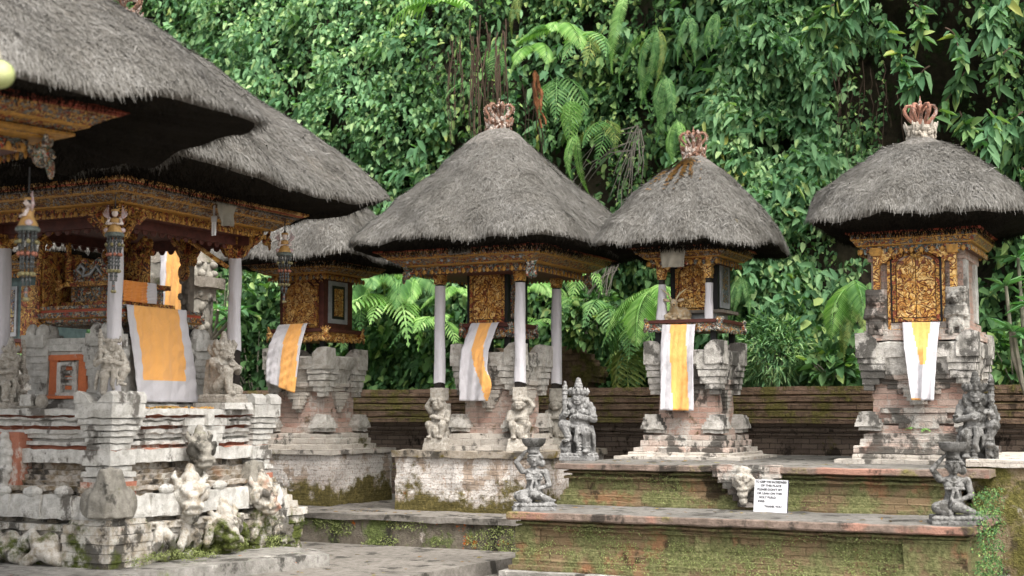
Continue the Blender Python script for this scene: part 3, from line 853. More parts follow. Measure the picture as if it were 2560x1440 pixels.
def door(parent, xc, yf, z0, z1, w, arch=True, mats=None, split=True):
    """carved and gilded pair of leaves in a carved frame, facing -y"""
    gold, frame = mats or (M['gold'], M['gold_dark'])
    d = MB(); h = z1 - z0
    def leaf(x0, x1, s):
        poly = [(x0, z0), (x1, z0)]
        n = 8
        top = []
        for i in range(n + 1):
            u = i / n
            x = x1 + (x0 - x1) * u
            rel = abs(x - xc) / (w / 2)
            zz = z1 - (.14 * w * 2 * (rel ** 2.2) if arch else 0)
            top.append((x, zz))
        return poly + top
    d.prism(leaf(xc - w / 2, xc - .004, -1), yf - .022, yf + .02)
    d.prism(leaf(xc + .004, xc + w / 2, 1), yf - .022, yf + .02)
    o = d.build("door", gold, parent)
    f = MB()
    for s in (-1, 1):
        f.box(xc + s * (w / 2 + .03) - .02, xc + s * (w / 2 + .03) + .02, yf - .035, yf + .03, z0 - .02, z1 - .05)
    f.box(xc - w / 2 - .05, xc + w / 2 + .05, yf - .037, yf + .03, z0 - .05, z0 - .012)
    pts = []
    for i in range(13):
        a = PI * i / 12
        pts.append((xc - (w / 2 + .03) * math.cos(a), yf - .01, z1 - .1 + (.13) * math.sin(a)))
    f.tube(pts, .026, 6)
    f.build("door_frame", frame, o)
    # raised leafwork on both leaves
    r = MB(); rg = random.Random(int(abs(xc * 1000)))
    for s in (-1, 1):
        cx_ = xc + s * w * .25
        for k in range(5):
            zz = z0 + h * (.12 + .17 * k)
            r.tube([(cx_ - .3 * w * .5, yf - .024, zz), (cx_, yf - .032, zz + .05), (cx_ + .3 * w * .5, yf - .024, zz + .01)], [.006, .012, .006], 5)
            for q in range(4):
                r.ball((cx_ + rg.uniform(-.2, .2) * w, yf - .026, zz + rg.uniform(-.03, .07)), (rg.uniform(.012, .022), .012, rg.uniform(.012, .026)), 0, 6, 4)
    r.build("leaf_carving", gold, o)
    return o
# ------------------------------------------------------------------ shrines
def pedestal(parent, cx, cy, hw, zb, zt, mats, steps=True, name="pedestal", crenel=True, waist=-.08, rgs=1, foot=.16, pend=.17):
    """tiered brick and stone pedestal: footing, flared foot blocks, waist with stepped pendants, flared head with corner stones"""
    H = zt - zb
    Z = lambda u: zb + H * u
    mb = MB()
    pr = [(foot, zb - .01), (foot, Z(.05)), (foot - .06, Z(.055)), (foot - .06, Z(.115)), (foot - .09, Z(.12)), (foot - .09, Z(.165)), (waist + .05, Z(.17)), (waist + .05, Z(.23)), (waist, Z(.24)), (waist, Z(.60)),
          (waist + .03, Z(.605)), (waist + .03, Z(.64)), (waist + .06, Z(.645)), (waist + .06, Z(.69)), (-.03, Z(.695)), (.02, Z(.83)), (.035, Z(.835)), (.04, Z(.955)), (.02, Z(.97))]
    if len(mats) < 3: mats = list(mats) + [M['block_black'] if mats[1] is M['shrine_black'] else M['block']]
    mi = [1, 1, 1, 1, 1, 1, 0, 0, 0, 0, 1, 1, 1, 2, 2, 2, 2, 2]
    mb.sweep(cx, cy, pr, hw, hw, 0, True, mi)
    o = mb.build(name, mats, parent, rough=(.08, .014))
    # flared foot stones and corner stones, one stack per corner
    for sx in (-1, 1):
        for sy in (-1, 1):
            k = MB()
            x, y = cx + sx * (hw + waist + .02), cy + sy * (hw + waist + .02)
            for i, (q, e) in enumerate(((.19, .125), (.225, .14), (.26, .115), (.295, .09), (.325, .06))):
                k.cbox(x + sx * .008 * i, y + sy * .008 * i, e + .006 * i, e + .006 * i, Z(q) - .001, Z(q + .036), 0, .004)
            k.build("foot_stone", mats[2], o, rough=(.07, .013))
            k = MB()
            for i, (q, e) in enumerate(((.785, .155), (.72, .145), (.655, .13), (.60, .095), (.55, .06))):
                X = hw + .045 - .012 * i
                k.cbox(cx + sx * (X - e), cy + sy * (X - e), e, e, Z(q) - .001, Z(q + .058), 0)
            if crenel:
                a = .115
                X, Y = cx + sx * (hw - a + .065), cy + sy * (hw - a + .065)
                k.cbox(X, Y, a, a, Z(.835), Z(1.0), 0)
                p = [(X - a, Z(.995)), (X + a, Z(.995)), (X + a * (1 if sx > 0 else .3), Z(1.05)), (X + sx * a * .3, Z(1.06)), (X - a * (1 if sx < 0 else .3), Z(1.05))]
                k.prism(p, Y - a * .98, Y + a * .98)
            k.build("corner_stone", mats[2], o, rough=(.07, .009))
    # stepped pendants in the middle of each face
    for fx_, fy_ in ((0, -1), (1, 0), (-1, 0)):
        k = MB(); f = hw + waist
        for i, (q, e) in enumerate(((.56, 1.0), (.525, .88), (.49, .74), (.455, .58), (.42, .42), (.385, .24))):
            e *= pend; d = .062 - i * .007
            if fy_: k.box(cx - e, cx + e, cy - f - d, cy - f + .05, Z(q) - .001, Z(q + .035), 0)
            else: k.box(cx + min(fx_ * (f - .05), fx_ * (f + d)), cx + max(fx_ * (f - .05), fx_ * (f + d)), cy - e, cy + e, Z(q) - .001, Z(q + .035), 0)
        if fy_: k.box(cx - .055, cx + .055, cy - f - .1, cy - f + .05, Z(.42), Z(.535), 0, .01)
        k.build("stepped_pendant", mats[1], o, rough=(.07, .006))
    return o

def wrapped_post(parent, x, y, z0, z1, wz0, wz1, e=.045, cap=.18, gold=None, wm='white_cloth', flare=1.25):
    b = MB(); b.cbox(x, y, e * .8, e * .8, wz0 - .01, z1 - .01); b.cbox(x, y, e, e, z0, wz0 + .02)
    p = b.build("post", M['darkwood'], parent)
    if cap:
        c = MB(); c.sweep(x, y, [(.006, z1 - cap), (.006, z1 - cap * .8), (.014, z1 - cap * .78), (.014, z1 - cap * .55), (.008, z1 - cap * .5), (.012, z1 - cap * .2), (.03, z1 - cap * .12), (.03, z1 + .0)], e, e)
        c.build("capital", gold or M['gold'], p)
    w_ = MB(); n = 14; rings = 12
    v, fs = [], []
    for j in range(rings + 1):
        u = j / rings; z = wz0 + (wz1 - wz0) * u
        f = flare + (1.12 - flare) * min(1, u * 1.15) + .05 * math.sin(u * 9 + x * 7)
        for i in range(n):
            t = 2 * PI * i / n
            c, s = math.cos(t), math.sin(t)
            r = 1 / (abs(c) ** 5 + abs(s) ** 5) ** .2
            rr = e * f * r + .004 * math.sin(3 * t + z * 8)
            v.append((x + rr * c, y + rr * s, z + (.01 * math.sin(2 * t + x) if j == 0 else 0)))
    for j in range(rings):
        for i in range(n): fs.append((j * n + i, j * n + (i + 1) % n, (j + 1) * n + (i + 1) % n, (j + 1) * n + i))
    w_.add(v, fs)
    w_.build("cloth_wrap", M[wm], p, smooth=3)
    return p

def corner_set(parent, cx, cy, h, z, s, mat):
    for i, (sx, sy, rz) in enumerate(((-1, -1, -PI / 4), (1, -1, PI / 4), (1, 1, 3 * PI / 4), (-1, 1, -3 * PI / 4))):
        carved_corner(parent, cx + sx * h, cy + sy * h, z, s, mat, rz=rz, seed=i)

def tray(parent, cx, cy, h, z0, z1, legs_z, mat, leg=.28, orn=.06, om=None, name="cabinet_base"):
    b = MB()
    H = z1 - z0
    b.sweep(cx, cy, [(-.05, z0), (-.02, z0 + H * .1), (-.02, z0 + H * .62), (.0, z0 + H * .66), (.012, z0 + H * .7), (.012, z0 + H * .86), (-.0, z0 + H * .88), (-.0, z1)], h, h, 0, True, [0, 0, 0, 1, 1, 1, 1])
    o = b.build(name, [mat, M['maroon']], parent)
    for sx in (-1, 1):
        for sy in (-1, 1):
            l = MB(); l.cbox(cx + sx * leg, cy + sy * leg, .035, .035, legs_z - .01, z0 + .01); l.build("leg", M['blackwood'], o)
    # hanging scroll edge
    t = MB(); n = 9
    for i in range(n):
        u = -h + (i + .5) * 2 * h / n
        rr = .03 + .02 * (1 - abs(i - 4) / 4)
        t.ball((cx + u, cy - h + .01, z0 + .01), (h / n, .014, rr)); t.ball((cx + h - .01, cy + u, z0 + .01), (.014, h / n, rr))
    t.build("scroll_edge", om or mat, o, smooth=3)
    corner_set(o, cx, cy, h - .01, (z0 + z1) / 2, orn, om or mat)
    return o

# --- middle shrine on four wrapped posts
MX, MY = -8.37, 16.55
sm = thing("thatched_shrine", (MX, MY, .37), "largest thatched shrine on white wrapped posts with a gilded cabinet, between two smaller ones", "shrine", "thatched shrines along the wall")
bb = MB(); bb.box(MX - 1.0, MX + .98, 15.62, 17.7, .2, 1.06)
bb.build("base_block", M['base_block'], sm, rough=(.11, .028))
bc = MB(); bc.box(MX - 1.03, MX + 1.02, 15.58, 17.75, 1.035, 1.115)
bc.build("base_slab", stone("mossy_slab", (.24, .2, .15), (.36, .32, .27), black=.5, moss=.60, mossc=(.12, .09, .02), bump=.8), sm, rough=(.12, .02))
pedestal(sm, MX + .05, MY, .435, 1.11, 2.40, [M['shrine_pink'], M['shrine_stone']])
tray(sm, MX, MY, .36, 2.57, 2.74, 2.38, M['multi'], .26, .085, M['multi_bright'])
cb = MB(); cb.box(MX - .27, MX + .27, MY - .3, MY + .3, 2.74, 3.56)
for s in (-1, 1): cb.box(MX + s * .27 - .022, MX + s * .27 + .022, MY - .335, MY - .29, 2.74, 3.5)
cab = cb.build("cabinet", M['blackwood'], sm)
door(cab, MX, MY - .31, 2.79, 3.42, .40)
sp = MB(); sp.box(MX + .268, MX + .285, MY - .2, MY - .02, 2.80, 3.45); sp.build("side_panel", M['multi'], cab)
cr_ = MB(); rg = random.Random(4)
for i in range(11):
    a = -1.35 + i * .27
    cr_.ball((MX + .27 * math.sin(a), MY - .34, 3.40 + .12 * math.cos(a)), (.045, .03, .05), 0, 8, 5)
for i in range(8): cr_.ball((MX + rg.uniform(-.2, .2), MY - .345, 3.46 + rg.uniform(0, .08)), (.03, .025, .035), 0, 7, 5)
cr_.build("door_crest", M['gold_dark'], cab, smooth=3)
for sx, sy in ((-1, -1), (1, -1), (1, 1), (-1, 1)):
    x, y = MX + sx * .575, MY + sy * .55
    p = wrapped_post(sm, x, y, 1.86, 3.54, 1.97, 3.22, .052, .30, M['gold'])
    for dx, dy in ((-sx, 0), (0, -sy)): bracket(p, x, y, 3.50, dx, dy, .24, .24, M['gold_dark'], .02)
bm_ = MB()
for sx in (-1, 1):
    bm_.box(MX + sx * .575 - .04, MX + sx * .575 + .04, MY - .62, MY + .62, 3.50, 3.57); bm_.box(MX - .62, MX + .62, MY + sx * .55 - .04, MY + sx * .55 + .04, 3.505, 3.575)
bm_.build("beams", M['gold_dark'], sm)
cor = cornice(sm, MX, MY, 1.20, 1.20, 3.36, 3.64, .40, [M['frieze'], M['gold_plain'], M['multi'], M['red']])
for i, (sx, sy, rz) in enumerate(((-1, -1, -PI / 4), (1, -1, PI / 4), (1, 1, 3 * PI / 4))):
    carved_corner(cor, MX + sx * .87, MY + sy * .87, 3.36, .12, M['multi_bright'], rz=rz, seed=i + 5)
fanb = MB()
for i in range(4):
    for k in range(5):
        a = PI * k / 4
        fanb.ball((MX - .75 + i * .5 + .05 * math.cos(a), MY - 1.0, 3.50 + .045 * math.sin(a)), (.022, .03, .022), 0, 6, 4)
fanb.build("fan_ornaments", M['grey_frame'], cor)
rf = thatch_roof(sm, MX, MY, 1.53, 1.53, 3.82, .26, .26, 5.22, 1.17, 1.17, 3.62, 26000, .06, -.05, 1)
crown(rf, MX, MY, 5.24, .18, .46, M['crown'], M['crown'], 6)

# --- right middle shrine with the deer
SX, SY = -5.85, 17.05
s2 = thing("thatched_shrine", (SX, SY, 1.03), "small thatched shrine with a deer figure sitting before its gilded door", "shrine", "thatched shrines along the wall")
b0 = MB(); b0.cbox(SX, SY, .80, .80, 1.02, 1.065); b0.cbox(SX, SY, .66, .66, 1.06, 1.11, 0, .01)
b0.build("base_slab", M['shrine_stone'], s2, rough=(.1, .014))
pedestal(s2, SX, SY, .445, 1.10, 2.40, [M['shrine_pink'], M['shrine_black']], rgs=2)
tray(s2, SX, SY, .475, 2.60, 2.735, 2.38, M['multi_bright'], .36, .085, M['multi_bright'])
cb = MB(); cb.box(SX - .29, SX + .33, SY - .10, SY + .42, 2.86, 3.52); cb.box(SX - .25, SX + .3, SY - .06, SY + .38, 2.73, 2.87, 1)
cb.box(SX - .36, SX + .42, SY - .16, SY + .46, 2.83, 2.868, 2)
cab = cb.build("cabinet", [M['blackwood'], M['grey_frame'], M['greywood']], s2)
door(cab, SX + .02, SY - .115, 2.90, 3.44, .36)
sp = MB(); sp.box(SX + .328, SX + .345, SY - .02, SY + .34, 2.90, 3.48); spo = sp.build("side_panel", M['grey_frame'], cab)
sp = MB(); sp.box(SX + .343, SX + .352, SY + .05, SY + .27, 2.97, 3.42); sp.build("painted_board", ornate("blue_painted_board", [(.2, .28, .33), (.3, .36, .36), (.4, .25, .1), (.18, .25, .27)], 34, 0, .6, dark=(.05, .05, .05)), spo)
for sx in (-1, 1):
    x, y = SX + .01 + sx * .305, SY - .40
    p = wrapped_post(s2, x, y, 2.73, 3.5, 2.735, 3.18, .038, .26, M['gold'], flare=1.75 if sx < 0 else 1.3)
    bracket(p, x, y, 3.47, -sx, 0, .2, .2, M['gold'], .02); bracket(p, x, y, 3.47, 0, 1, .2, .2, M['gold'], .02)
bm_ = MB(); bm_.box(SX - .4, SX + .4, SY - .44, SY - .36, 3.46, 3.53)
for s in (-1, 1): bm_.box(SX + s * .36 - .03, SX + s * .36 + .03, SY - .43, SY + .42, 3.465, 3.535)
bm_.build("beams", M['gold_dark'], s2)
cornice(s2, SX, SY, .66, .66, 3.43, 3.64, .24, [M['frieze_dark'], M['gold_plain'], M['multi'], M['red']])
rf = thatch_roof(s2, SX, SY, 1.03, 1.03, 3.77, .19, .19, 4.74, .64, .64, 3.63, 16000, .22, -.07, 2, stain=True)
crown(rf, SX, SY, 4.76, .16, .43, M['crown'], M['crown'], 6, seed=8)

# --- right hand shrine, brick bodied
RX, RY = -2.98, 16.80
s3 = thing("thatched_shrine", (RX, RY, 1.03), "brick bodied thatched shrine with black stained pedestal and wide gilded double door", "shrine", "thatched shrines along the wall")
b0 = MB(); b0.cbox(RX, RY, .88, .86, 1.02, 1.075); b0.cbox(RX, RY, .72, .72, 1.07, 1.13, 0, .012); b0.cbox(RX, RY, .66, .66, 1.12, 1.19, 0, .012)
b0.build("base_slab", M['shrine_stone'], s3, rough=(.1, .016))
pd = pedestal(s3, RX, RY, .60, 1.15, 2.42, [M['shrine_pink'], M['shrine_black']], rgs=5, waist=-.09, foot=.10, pend=.22)
nb_ = MB()
for i, (zc, e, d) in enumerate(((1.90, .30, .02), (1.83, .24, .03), (1.62, .42, .05), (1.555, .30, .04), (1.50, .38, .05), (1.445, .22, .06), (1.30, .14, .03), (1.16, .16, .04))):
    nb_.box(RX - e, RX + e, RY - .51 - d, RY - .45, zc - .028, zc + .028)
for s in (-1, 1):
    for i in range(5):
        nb_.box(RX + s * (.50 - i * .055) - .06, RX + s * (.50 - i * .055) + .06, RY - .56 + i * .008, RY - .45, 2.06 - i * .05, 2.11 - i * .05)
nb_.build("projecting_bricks", M['shrine_black'], pd, rough=(.06, .008))
nk = MB(); nk.box(RX - .14, RX + .14, RY - .525, RY - .48, 1.19, 1.29); nk.build("niche_shade_block", M['blackwood'], pd)  # solid black block, painted stand-in for the shade inside a niche
bd = MB()
bd.sweep(RX, RY, [(.12, 2.40), (.12, 2.46), (.08, 2.465), (.08, 2.52), (.04, 2.525), (.04, 2.60), (0, 2.605), (0, 3.30), (.03, 3.305), (.03, 3.40)], .50, .50)
body = bd.build("brick_body", M['shrine_pink'], s3, rough=(.1, .008))
for s in (-1, 1):
    pp = MB(); pp.box(RX + .49, RX + .53, RY + s * .34 - .1, RY + s * .34 + .1, 2.62, 3.30); pp.build("pilaster", M['pale'], body, rough=(.1, .008))
dr = door(s3, RX + .0, RY - .52, 2.66, 3.36, .42)
fr = MB()
for s in (-1, 1):
    fr.box(RX + s * .265 - .03, RX + s * .265 + .03, RY - .53, RY - .49, 2.52, 3.34, 1)
    fr.box(RX + s * .30 - .016, RX + s * .30 + .016, RY - .54, RY - .49, 2.50, 3.34, 0)
fr.box(RX - .31, RX + .31, RY - .545, RY - .49, 2.485, 2.53, 0)
fr.build("gilded_surround", [M['gold'], M['blackwood']], dr)
cr_ = MB(); rg = random.Random(9)
for i in range(40): cr_.ball((RX + rg.uniform(-.33, .33), RY - .55 - rg.uniform(0, .04), 3.36 + rg.uniform(-.02, .12)), (rg.uniform(.02, .045), .03, rg.uniform(.02, .04)), 0, 7, 5)
cr_.build("door_crest", M['gold_dark'], dr, smooth=3)
for s in (-1, 1):
    x = RX + s * .42
    b = MB(); b.cbox(x, RY - .585, .035, .035, 2.98, 3.44)
    p = b.build("gilded_post", M['gold'], s3)
    b = MB(); b.cbox(x, RY - .585, .055, .05, 3.36, 3.45, 0, -.01); b.build("capital", M['gold_plain'], p)
    bracket(p, x, RY - .585, 3.42, -s, 0, .26, .22, M['gold'], .025)
cornice(s3, RX, RY, .74, .74, 3.40, 3.63, .15, [M['frieze'], M['gold_plain'], M['multi'], M['red']])
rf = thatch_roof(s3, RX, RY, 1.17, 1.15, 3.86, .19, .19, 4.72, .72, .72, 3.62, 22000, .42, .0, 3, pe=5)
crown(rf, RX, RY, 4.72, .18, .52, M['crown_white'], M['crown_red'], 6, False, .38, seed=11)

# --- left rear shrine, half hidden by the pavilion
LX, LY = -11.26, 16.6
s4 = thing("thatched_shrine", (LX, LY, .37), "thatched shrine with a gilded cabinet half hidden behind the left pavilion", "shrine", "thatched shrines along the wall")
bb = MB(); bb.cbox(LX, LY, .78, .78, .2, 1.06); bb.build("base_block", M['base_block'], s4, rough=(.11, .02))
bc = MB(); bc.cbox(LX, LY, .82, .82, 1.04, 1.10); bc.build("base_slab", M['shrine_stone'], s4, rough=(.12, .012))
pedestal(s4, LX, LY, .46, 1.09, 2.40, [M['shrine_pink'], M['shrine_stone']], rgs=7)
tray(s4, LX, LY, .46, 2.58, 2.74, 2.38, M['gold'], .36, .10, M['gold'])
cb = MB(); cb.cbox(LX, LY, .36, .36, 2.74, 3.5)
cab = cb.build("cabinet", M['maroon'], s4)
door(cab, LX, LY - .372, 2.80, 3.40, .46)
sp = MB(); sp.box(LX + .358, LX + .372, LY - .25, LY + .22, 2.82, 3.40); spo = sp.build("side_panel", M['grey_frame'], cab)
sp = MB(); sp.box(LX + .37, LX + .378, LY - .17, LY + .14, 2.88, 3.34); sp.build("dark_board", M['blackwood'], spo)
sp = MB(); sp.box(LX + .376, LX + .386, LY - .12, LY + .09, 2.92, 3.30); sp.build("gilded_board", M['gold'], spo)
cr_ = MB()
for i in range(26): cr_.ball((LX + rg.uniform(-.32, .36), LY - .40, 3.40 + rg.uniform(-.03, .1)), (rg.uniform(.02, .045), .03, rg.uniform(.02, .045)), 0, 7, 5)
cr_.build("door_crest", M['gold_dark'], cab, smooth=3)
cornice(s4, LX, LY, .76, .76, 3.42, 3.64, .34, [M['frieze_dark'], M['gold_plain'], M['gold_dark'], M['red']])
thatch_roof(s4, LX, LY, 1.16, 1.16, 3.76, .24, .24, 4.72, .74, .74, 3.62, 13000, .4, -.04, 4)

for s in (-1, 1):
    x = RX + s * .44
    b = MB(); b.box(x - .13, x + .13, RY - .60, RY - .45, 2.42, 2.50); b.box(x - .12, x + .12, RY - .57, RY - .45, 2.50, 2.97)
    b.ball((x, RY - .60, 2.86), (.075, .06, .085)); b.ball((x, RY - .60, 2.70), (.085, .06, .10)); b.ball((x, RY - .60, 2.60), (.095, .06, .07))
    b.box(x - .11, x + .11, RY - .62, RY - .5, 2.92, 2.985)
    for q in (-1, 1):
        b.limb((x + q * .09, RY - .60, 2.76), (x + q * .11, RY - .62, 2.66), .034, .03); b.limb((x + q * .11, RY - .62, 2.66), (x + q * .02, RY - .66, 2.69), .03, .024)
        b.limb((x + q * .05, RY - .61, 2.58), (x + q * .06, RY - .62, 2.48), .042, .034); b.ball((x + q * .03, RY - .66, 2.875), .017); b.ball((x + q * .085, RY - .6, 2.86), (.02, .03, .05))
    b.ball((x, RY - .665, 2.85), (.016, .02, .022)); b.ball((x, RY - .655, 2.815), (.035, .015, .012))
    fuse(b, "carved_guardian", M['shrine_black'], body, .012, 1, .005, 40, False)
# ------------------------------------------------------------------ pavilion on a carved stone platform
PX, PY = -10.6, 11.81
pv = thing("pavilion", (PX, PY, .1), "thatched open pavilion on white wrapped posts over a tall carved stone platform", "pavilion", "thatched open pavilions")
x0, x1, y0, y1 = -11.95, -9.42, 10.48, 13.16
cxp, cyp, hxp, hyp = (x0 + x1) / 2, (y0 + y1) / 2, (x1 - x0) / 2, (y1 - y0) / 2
pf = MB()
pr = [(.03, .0), (.03, .085), (-.0, .09), (-.0, .10), (.03, .105), (.03, .185), (-.005, .19), (-.005, .20), (.02, .205), (.02, .285), (-.02, .29), (-.02, .30), (.01, .305), (.01, .385), (-.03, .39), (-.03, .40), (.0, .405), (.0, .455), (.04, .46), (.04, .52), (-.10, .525), (-.10, .575),
      (.06, .58), (.06, .61), (.02, .80), (-.06, .805), (-.06, .83), (-.01, .835), (-.01, .88), (-.10, .885), (-.07, .93), (-.12, .935), (-.10, .985), (-.16, .99), (-.14, 1.03), (-.21, 1.035), (-.21, 1.10), (-.07, 1.105), (-.07, 1.235), (-.19, 1.24), (-.19, 1.27), (-.12, 1.275), (-.12, 1.31),
      (-.19, 1.315), (-.19, 1.34), (-.13, 1.345), (-.13, 1.385), (-.10, 1.39), (-.10, 1.43), (-.16, 1.435), (-.16, 1.46), (-.06, 1.465), (-.06, 1.50), (-.10, 1.505), (-.10, 1.52), (-.05, 1.525), (-.05, 1.545), (-.10, 1.548), (-.10, 1.565), (.0, 1.57), (.0, 1.63)]
zmi = []
for (o, a), (o2, b_) in zip(pr[:-1], pr[1:]):
    zc = (a + b_) / 2
    zmi.append(1 if (1.43 < zc < 1.464 or 1.545 < zc < 1.568 or 1.236 < zc < 1.272) else (2 if zc < .57 else 3 if (.80 < zc < 1.10) else 0))
pf.sweep(cxp, cyp, pr, hxp, hyp, 0, True, zmi)
plat = pf.build("platform", [M['pale'], M['redbrick'], M['pale_base'], M['pale_mid']], pv, rough=(.09, .017))
# corner piers with winged corner stones
def pier(cx, cy, h=.235, name="corner_pier"):
    k = MB()
    for i, (a, b_, e) in enumerate(((1.545, 1.70, 0), (1.485, 1.545, -.02), (1.425, 1.485, -.035), (1.365, 1.425, -.055), (1.305, 1.365, -.075), (1.24, 1.305, -.09), (1.20, 1.24, -.10), (1.09, 1.20, -.06), (1.04, 1.09, -.08), (.98, 1.04, -.05), (.92, .98, -.07))):
        k.cbox(cx, cy, h + e, h + e, a - .001, b_ - .014, 0); k.cbox(cx, cy, h + e - .035, h + e - .035, b_ - .02, b_ + .002, 0)
    for sx in (-1, 1):
        for sy in (-1, 1):
            a = .10
            X, Y = cx + sx * (h - a + .006), cy + sy * (h - a + .006)
            k.prism([(X - a, 1.69), (X + a, 1.69), (X + (a if sx > 0 else a * .4), 1.76), (X + sx * a * .5, 1.80), (X - (a if sx < 0 else a * .4), 1.76)], Y - a, Y + a)
    o = k.build(name, M['pale'], pv, rough=(.075, .011))
    b = MB(); b.cbox(cx, cy, h - .05, h - .05, .60, .93); b.build("red_core", M['redbrick'], o, rough=(.1, .006))
    b = MB()
    for i in range(6): b.cbox(cx + .03, cy - .03, h + .07 - .012 * (i % 2), h + .07 - .012 * (i % 2), .02 + i * .085, .10 + i * .085)
    b.cbox(cx + .03, cy - .03, h + .03, h + .03, .53, .58, 0, .02); b.cbox(cx + .03, cy - .03, h - .05, h - .05, .58, .64, 0, .04)
    b.build("stepped_foot", M['pale_base'], o, rough=(.07, .010))
    # leaf shaped antefix over the foot
    a = MB()
    a.prism([(cx + h * .75 - .19, .60), (cx + h * .75 + .19, .60), (cx + h * .75 + .17, .78), (cx + h * .75 + .10, .90), (cx + h * .75 + .03, 1.06), (cx + h * .75 - .03, 1.06), (cx + h * .75 - .10, .90), (cx + h * .75 - .17, .78)], cy - h * .75 - .12, cy - h * .75 + .12); a.prism([(cy - h * .75 - .19, .60), (cy - h * .75 + .19, .60), (cy - h * .75 + .17, .78), (cy - h * .75 + .10, .90), (cy - h * .75 + .03, 1.06), (cy - h * .75 - .03, 1.06), (cy - h * .75 - .10, .90), (cy - h * .75 - .17, .78)], cx + h * .75 - .12, cx + h * .75 + .12, 0, 'x'); a.tube([(cx + h * 1.2, cy - h * 1.2, .62), (cx + h * 1.1, cy - h * 1.1, .85), (cx + h * .8, cy - h * .8, 1.08)], [.07, .07, .03], 6); a.box(cx + h * .2, cx + h * 1.15, cy - h * 1.15, cy - h * .2, .60, .76)
    a.ball((cx + h * 1.0, cy - h * .1, .72), (.08, .16, .17)); a.ball((cx + h * .1, cy - h * 1.0, .72), (.16, .08, .17))
    fuse(a, "antefix", M['antefix'], o, .016, 2, .006, 14, False)
    return o
for c in ((x1 - .22, y0 + .22), (x1 - .22, y1 - .22), (x0 + .3, y0 + .22)): pier(*c)

# the far pier spreads into a stepped foot
ff = MB()
for i, (z, yy, xx) in enumerate(((.02, 13.60, .06), (.105, 13.58, .05), (.19, 13.61, .06), (.275, 13.57, .05), (.36, 13.62, .07), (.445, 13.66, .09), (.53, 13.52, .05), (.60, 13.44, .03), (.67, 13.37, .01), (.74, 13.30, 0))):
    ff.box(x1 - .34, x1 + xx, 13.05, yy - .03, z, z + .078, 0, .006)
ff.build("spread_foot", M['pale_base'], pv, rough=(.06, .013))
def demon_head(parent, loc, rz, s, mat, name="carved_head", seed=0, snout=1.0):
    b = MB()
    b.ball((0, 0, 0), (.11, .10, .12)); b.ball((0, -.05, .06), (.115, .07, .04)); b.ball((-.05, -.095, .035), .033); b.ball((.05, -.095, .035), .033)
    b.ball((0, -.11 * snout, -.01), (.04, .05 * snout, .035)); b.ball((0, -.10 * snout, -.055), (.085, .07 * snout, .028)); b.ball((0, -.085, -.11), (.075, .06, .03))
    for s_ in (-1, 1):
        b.tube([(s_ * .055, -.13, -.04), (s_ * .06, -.15, -.08), (s_ * .062, -.14, -.105)], [.014, .012, .005], 6)
        b.ball((s_ * .11, -.02, .02), (.03, .05, .06)); b.tube([(s_ * .08, .0, .09), (s_ * .12, .02, .14), (s_ * .10, .04, .19)], [.03, .025, .008], 6)
        b.tube([(s_ * .06, -.06, .07), (s_ * .11, -.07, .085), (s_ * .14, -.04, .05)], [.016, .018, .01], 6)
    b.ball((0, .0, .13), (.07, .07, .06)); b.ball((0, .02, .19), (.04, .04, .05))
    b.ball((0, .05, -.14), (.09, .09, .08))
    R = Matrix.Rotation(rz, 4, 'Z')
    b.v = [tuple(Vector(loc) + (R @ Vector(p)) * s) for p in b.v]
    return fuse(b, name, mat, parent, .012 * s, 1, .006, 30, False)
for (px, py, s, tw) in ((500, 1130, .85, .0), (475, 1240, 1.0, -.3), (655, 1245, .95, .25), (560, 1325, 1.05, .1), (700, 1335, .8, .2)):
    # on the courtyard face of the platform
    d_ = at(px, py, 1.0)  # direction only
    s *= 1.38; t = (x1 + .10) / d_.x
    P = Vector((0, 0, EYE)) + (d_ - Vector((0, 0, EYE))) * t
    demon_head(plat, P, PI / 2 + tw - .35, s, M['pale_base'] if py > 1200 else M['antefix'])
# carved limbs and curls between the heads
cv = MB(); rg = random.Random(21)
for i, Yc in enumerate((11.15, 11.55, 11.95, 12.35, 12.75)):
    zc = .36
    for sg in (-1, 1):
        cv.tube([(x1 + .02, Yc, zc + .12), (x1 + .10, Yc + sg * .08, zc + .02), (x1 + .09, Yc + sg * .14, zc - .1), (x1 + .04, Yc + sg * .1, zc - .18)], [.05, .055, .045, .03], 7)
    cv.ball((x1 + .03, Yc, zc), (.07, .09, .13)); cv.ball((x1 + .06, Yc + .05, zc - .2), (.05, .08, .05))
    cv.box(x1 - .1, x1 + .075, Yc - .14, Yc + .14, .50, .53)
fuse(cv, "carved_figures", M['pale_base'], plat, .018, 1, .008, 22, False)
cv = MB()
for i, Xc in enumerate((-10.15, -10.65, -11.15)):
    cv.tube([(Xc + .25, y0 - .02, .16), (Xc + .15, y0 - .12, .22), (Xc, y0 - .13, .28), (Xc - .12, y0 - .10, .40), (Xc - .2, y0 - .04, .46)], [.05, .085, .08, .06, .04], 8)
    cv.tube([(Xc, y0 - .13, .26), (Xc - .14, y0 - .15, .18), (Xc - .24, y0 - .12, .10)], [.07, .06, .05], 8)
    cv.ball((Xc + .05, y0 - .06, .3), (.14, .08, .16)); cv.ball((Xc - .24, y0 - .08, .34), (.08, .07, .09))
fuse(cv, "carved_beasts", M['pale_base'], plat, .02, 2, .008, 18, False)
for i, Xc in enumerate((-10.02, -10.42, -10.82, -11.22)):
    an = MB(); an.box(Xc - .18, Xc + .18, y0 - .065, y0 + .05, .60, .80, 0, .01); an.ball((Xc + .05, y0 - .03, .83), (.12, .05, .06)); an.build("lotus_block", M['pale'], plat, rough=(.09, .012))
